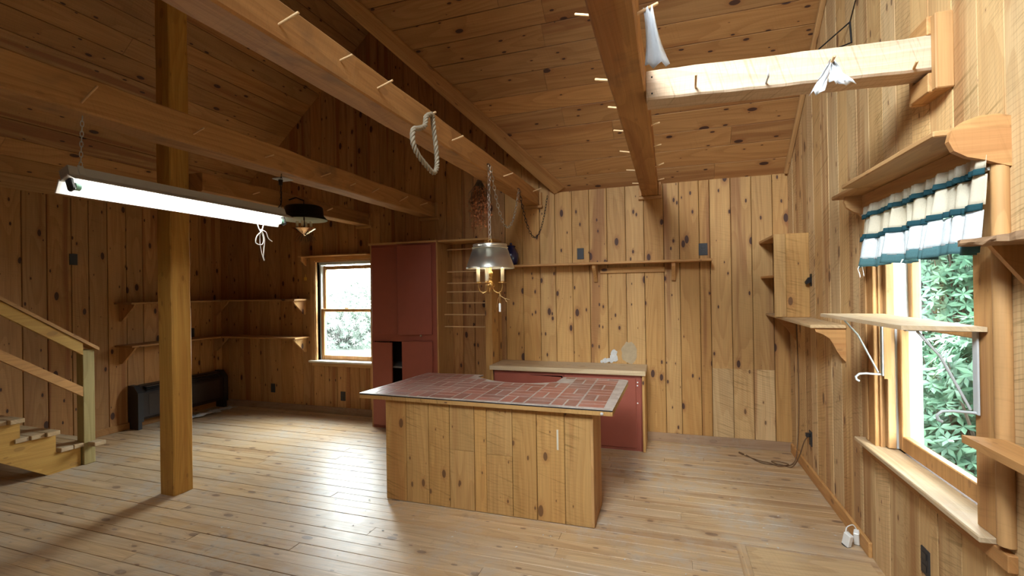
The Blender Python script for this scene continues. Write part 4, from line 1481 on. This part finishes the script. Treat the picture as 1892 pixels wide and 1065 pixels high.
# ------------------------------------------------------------------ dark hanging lamp by the third beam
KX, KY = -3.20, 3.52
dl = thing('hurricane_lamp', (KX, KY, 2.15), 'dark metal shaded hanging lamp with dead plants left of the back window', 'lamp')
DKM = plain('dark_bronze', (.022, .022, .020), .35, .5)
MB().lathe([(.205, .0), (.207, .003), (.180, .032), (.172, .040), (.165, .115), (.150, .128), (.02, .133), (.02, .131), (.148, .124), (.160, .112), (.168, .038), (.178, .028), (.203, .002), (.205, 0)], (KX, KY, 2.175), 40).build('shade', DKM, dl)
MB().lathe([(.202, .0025), (.176, .030), (.166, .038), (.159, .110), (.02, .122)], (KX, KY, 2.172), 40).build('shade_lining', plain('pale_green_lining', (.62, .68, .60), .45), dl)
MB().lathe([(0, 0), (.006, .0), (.006, .26), (0, .26)], (KX, KY, 2.06), 10).build('stem', IRON, dl)
for k in range(4):
    a = .5 + k * math.pi / 2
    c = (KX + .06 * math.cos(a), KY + .06 * math.sin(a), 2.115)
    MB().lathe([(0, 0), (.012, 0), (.012, .05), (0, .05)], c, 10).build('candle_sleeve', CANDLE, dl)
    MB().tube([(KX, KY, 2.10), (KX + .04 * math.cos(a), KY + .04 * math.sin(a), 2.095), (c[0], c[1], 2.115)], .004, 5).build('arm', BRASS, dl)
MB().lathe([(0, -.005), (.012, .0), (.055, .030), (.098, .058), (.105, .064), (.096, .062), (.050, .038), (.0, .012)], (KX, KY, 2.035), 24).build('reflector_bowl', plain('polished_copper', (.70, .45, .26), .14, 1.0), dl)
cn = MB(); chain(cn, [(KX, KY, 2.31), (KX - .01, KY + .01, 2.36)], .02, .002, .006)
cn.tube([(KX - .01, KY + .01, 2.36), (KX - .10, KY + .01, 2.395), (-3.382, KY + .01, 2.38)], .006, 6)
cn.build('hanger', IRON, dl)
dd = MB(); rr = random.Random(31)
for i in range(26):
    a = rr.uniform(0, 6.28); L = rr.uniform(.04, .11)
    p0 = Vector((KX + rr.uniform(-.03, .03), KY + rr.uniform(-.03, .03), 2.045))
    dd.tube([p0, p0 + Vector((math.cos(a) * L * .7, math.sin(a) * L * .7, -.02)), p0 + Vector((math.cos(a) * L, math.sin(a) * L, -.05 - rr.uniform(0, .03)))], .002, 3)
o = dd.build('dead_leaves', STEM, dl); o['kind'] = 'stuff'

# ------------------------------------------------------------------ stairs on the left
st = thing('staircase', (-5.3, 2.4, 0), 'open plank staircase with handrail climbing along the left wall', 'stairs')
part('newel_post', st, 'green', (-5.04, -4.95, 2.745, 2.835, 0, 1.02), .004)
RUN, RISE = .232, .165
for k in range(9):
    zt = .20 + RISE * k
    yf = 2.80 - RUN * k          # nosing edge, towards the back wall
    for j in range(3):
        y1_ = yf - j * .094 + (.06 if k == 0 else 0)
        ex = -4.955 + (.03 if j == 0 else .0)
        if k == 0 and j == 0: ex = -4.86
        if k == 0 and j == 0:
            part('tread_board', st, 'worn', (XL + .02, -5.045, y1_ - .09, y1_, zt - .036, zt), .004)
            part('tread_board', st, 'worn', (-4.945, -4.85, y1_ - .09, y1_, zt - .036, zt), .004)
        else:
            part('tread_board', st, 'worn', (XL + .02, ex + rr.uniform(-.008, .008), y1_ - .09, y1_, zt - .036, zt), .004)
# stringer: sawtooth plank under the treads
ptop = []
poly = [(2.735, 0.0), (2.50, 0.0)]
yend = 2.80 - RUN * 8.6
poly += [(yend, (2.50 - yend) * RISE / RUN)]
zt = [.20 + RISE * k - .037 for k in range(9)]
for k in range(8, -1, -1):
    ys = 2.80 - RUN * k - .01
    poly += [(ys - RUN + .0, zt[k]), (ys if k else 2.735, zt[k])]
MB().prism(poly, 0, -5.012, -4.975).build('stringer', wood('post', 1), st)
MB().prism(poly, 0, XL + .022, XL + .055).build('stringer', wood('dark', 1), st)


def slanted(name, y0, z0, y1, z1, x0, x1, h, kind):
    return MB().prism([(y0, z0 - h), (y1, z1 - h), (y1, z1), (y0, z0)], 0, x0, x1).build(name, wood(kind, 1), st)


sl_ = -.72
slanted('handrail_cap', 2.86, 1.035, .9, 1.035 + .72 * 1.96, -5.055, -4.925, .030, 'trim')
slanted('handrail', 2.74, 1.085, .9, 1.085 + .72 * 1.84, -4.968, -4.935, .105, 'post')
slanted('lower_rail', 2.745, .695, .9, .695 + .74 * 1.845, -4.985, -4.95, .085, 'trim')

# ------------------------------------------------------------------ small things on the floor
fc = MB()
rr = random.Random(2)
fc.tube(smooth([(XR - .03, 4.20, .33), (XR - .06, 4.22, .27), (.97, 4.30, .12), (.93, 4.36, .012), (.86, 4.42, .005), (.78, 4.40, .005), (.70, 4.44, .005), (.62, 4.60, .005)], 8, False), .0042, 6)
fc.tube(smooth([(XR - .025, 4.55, 1.20), (XR - .022, 4.53, .50), (1.0, 4.50, .10), (.95, 4.44, .010), (.86, 4.40, .008), (.80, 4.46, .012), (.86, 4.47, .012), (.92, 4.42, .012), (.84, 4.36, .012), (.77, 4.42, .012), (.72, 4.46, .006), (.60, 4.58, .005)], 8, False), .0038, 6)
fc.tube([(.605, 4.59, .006), (.575, 4.63, .008)], .009, 6)
tag(fc.build('floor_cord', CORD), 'tangled brown electric cord lying in the right back corner', 'cord')
MBp = MB().box(XR - .055, XR - .028, 4.183, 4.217, .315, .345, .004)
tag(MBp.build('wall_plug', BLACK), 'black plug pushed into the outlet near the right corner', 'plug')
for (px, py, ang, lab) in ((.940, 3.155, .5, 'left one of two linked white plastic boxes by the right baseboard'),
                           (1.008, 3.20, -.4, 'right one of two linked white plastic boxes by the right baseboard')):
    M = Matrix.Translation((px, py, 0)) @ Matrix.Rotation(ang, 4, 'Z') @ Matrix.Rotation(.25, 4, 'X')
    wbx = thing('plastic_box', (px, py, 0), lab, 'box', 'white plastic boxes by the baseboard')
    MB().box(-.014, .014, -.022, .022, .006, .082, .004, mat=M).build('case', WHITE, wbx)
    MB().box(-.0125, .0125, -.020, .020, .0, .008, .001, mat=M).build('base', BLACK, wbx)
tag(MB().tube(smooth([(.940, 3.155, .082), (.950, 3.165, .105), (.985, 3.185, .112), (1.006, 3.195, .083)], 6, False), .003, 6).build('link_wire', WCORD),
    'thin white wire looping between the two plastic boxes', 'wire')
ck = MB(); rr = random.Random(77)
for i in range(90):
    x, y = rr.choice([(rr.uniform(-.4, 1.0), rr.uniform(2.4, 4.2)), (rr.uniform(-4.0, .2), rr.uniform(2.2, 2.9))])
    s = rr.uniform(.003, .011)
    a = rr.uniform(0, 3)
    c, d = math.cos(a) * s, math.sin(a) * s
    ck.add([(x + c, y + d, .002), (x - d * .6, y + c * .6, .0035), (x - c, y - d, .002), (x + d * .7, y - c * .7, .003)], [(0, 1, 2, 3)])
tag(ck.build('paint_flakes', PLASTER), 'tiny white paint flakes scattered over the plank floor', 'flakes', kind='stuff')

# ------------------------------------------------------------------ outdoors
gr = MB()
gr.add([(-60, -30, -.9), (60, -30, -.9), (60, 70, -.9), (-60, 70, -.9)], [(0, 1, 2, 3)])
struct(gr.build('ground', plain('leafy_ground', (.022, .030, .020), .95, var=.4, scale=3)))
RHODO = leafmat('rhododendron_leaf', (.026, .072, .042), (.095, .190, .115))
TREE = leafmat('tree_leaf', (.03, .065, .042), (.08, .13, .085))
HAZY = leafmat('pale_haze_leaf', (.046, .064, .050), (.090, .105, .088))  # distance haze is put into these paler, flatter leaf colours
PALEBARK = plain('pale_bark', (.035, .034, .030), .9)
BARK = plain('bark', (.07, .05, .035), .9, var=.3, bump=.4)


def leaf(mb, c, d, n, L, w):
    """a pointed leaf folded along its midrib"""
    s = d.cross(n).normalized()
    q = [c, c + d * L * .45 + s * w - n * w * .25, c + d * L * .5, c + d * L * .45 - s * w - n * w * .25, c + d * L - n * L * .12]
    mb.add(q, [(0, 1, 2), (0, 2, 3), (1, 4, 2), (2, 4, 3)], True)


def shrub(name, base, blobs, nwhorl, L, label, mat, cat='shrub', group=None, seed=0, lay=7, trunk=.03):
    rr = random.Random(seed)
    o = thing(name, base, label, cat, group)
    b = Vector(base)
    fo = MB(); stems = MB()
    for i in range(nwhorl):
        c0, r = rr.choices(blobs, [q[1] ** 2 for q in blobs])[0]
        u = Vector((rr.gauss(0, 1), rr.gauss(0, 1), rr.gauss(0, 1) + .15)).normalized()
        c = Vector(c0) + u * r * rr.uniform(.72, 1.02)
        ax_ = (u + Vector((0, 0, .6)) + Vector((rr.gauss(0, .3), rr.gauss(0, .3), 0))).normalized()
        s = ax_.orthogonal().normalized(); t = ax_.cross(s)
        a0 = rr.uniform(0, 6.28)
        for k in range(lay):
            a = a0 + k * 6.283 / lay + rr.uniform(-.25, .25)
            d = (s * math.cos(a) + t * math.sin(a) + ax_ * rr.uniform(-.1, .35)).normalized()
            leaf(fo, c, d, ax_, L * rr.uniform(.7, 1.15), L * rr.uniform(.13, .19))
        if i % 9 == 0:
            root = b + Vector((rr.uniform(-.15, .15), rr.uniform(-.15, .15), 0))
            mid = root.lerp(c, .55) + Vector((rr.uniform(-.12, .12), rr.uniform(-.12, .12), .1))
            stems.tube([root, mid, c], [trunk, trunk * .5, .004], 5, cap=False)
    f = fo.build('foliage', mat, o); f['kind'] = 'stuff'
    f = stems.build('stems', PALEBARK if mat is HAZY else BARK, o); f['kind'] = 'stuff'
    return o


shrub('added_shade_crown', (4.6, 1.0, -.9), [((3.0, 1.5, 5.0), 1.5), ((4.2, 3.6, 5.6), 1.8), ((3.4, 6.0, 5.6), 1.7), ((5.6, 1.6, 5.6), 1.9), ((6.0, 5.6, 6.2), 2.0), ((2.6, 3.6, 4.9), 1.1)], 2300, .30,  # out of view; crown added and made dense to hold back sky light
      'unseen tree crown added over the window wall to cut the sky light', TREE, 'tree', seed=6, trunk=.12)
shrub('rhododendron', (2.6, 5.0, -.9), [((2.6, 4.9, -.1), .75), ((2.25, 5.3, .35), .5), ((2.9, 5.2, .6), .6), ((2.5, 4.7, .85), .45)], 1300, .115,
      'nearest leafy rhododendron just outside the big window', RHODO, seed=1)
shrub('rhododendron', (3.7, 7.3, -.9), [((3.5, 7.2, .3), .95), ((3.3, 7.3, 1.2), .8), ((4.0, 7.2, 1.5), .95), ((3.3, 7.2, 1.9), .7)], 1900, .12,
      'tall leafy rhododendron filling the middle of the big window view', RHODO, seed=2)
shrub('rhododendron', (5.6, 10.0, -.9), [((5.6, 9.9, .9), 1.4), ((4.9, 10.3, 2.4), 1.3), ((6.3, 9.8, 3.0), 1.3), ((4.4, 10.3, 3.2), 1.1)], 2600, .13,
      'tallest rhododendron thicket at the back of the big window view', RHODO, seed=3)
shrub('garden_tree', (9.5, 16.5, -.9), [((9.5, 16.5, 3.2), 2.8), ((8.0, 17.0, 5.0), 2.3), ((10.8, 16.0, 5.2), 2.4), ((8.6, 16.0, 1.0), 2.2)], 1500, .34,
      'pale tree crown beyond the shrubs outside the big window', TREE, 'tree', seed=4, trunk=.10)
for i, (x, y, h, lab) in enumerate(((-13.4, 17.0, .2, 'hazy pale bush seen through the lower panes of the back window'),
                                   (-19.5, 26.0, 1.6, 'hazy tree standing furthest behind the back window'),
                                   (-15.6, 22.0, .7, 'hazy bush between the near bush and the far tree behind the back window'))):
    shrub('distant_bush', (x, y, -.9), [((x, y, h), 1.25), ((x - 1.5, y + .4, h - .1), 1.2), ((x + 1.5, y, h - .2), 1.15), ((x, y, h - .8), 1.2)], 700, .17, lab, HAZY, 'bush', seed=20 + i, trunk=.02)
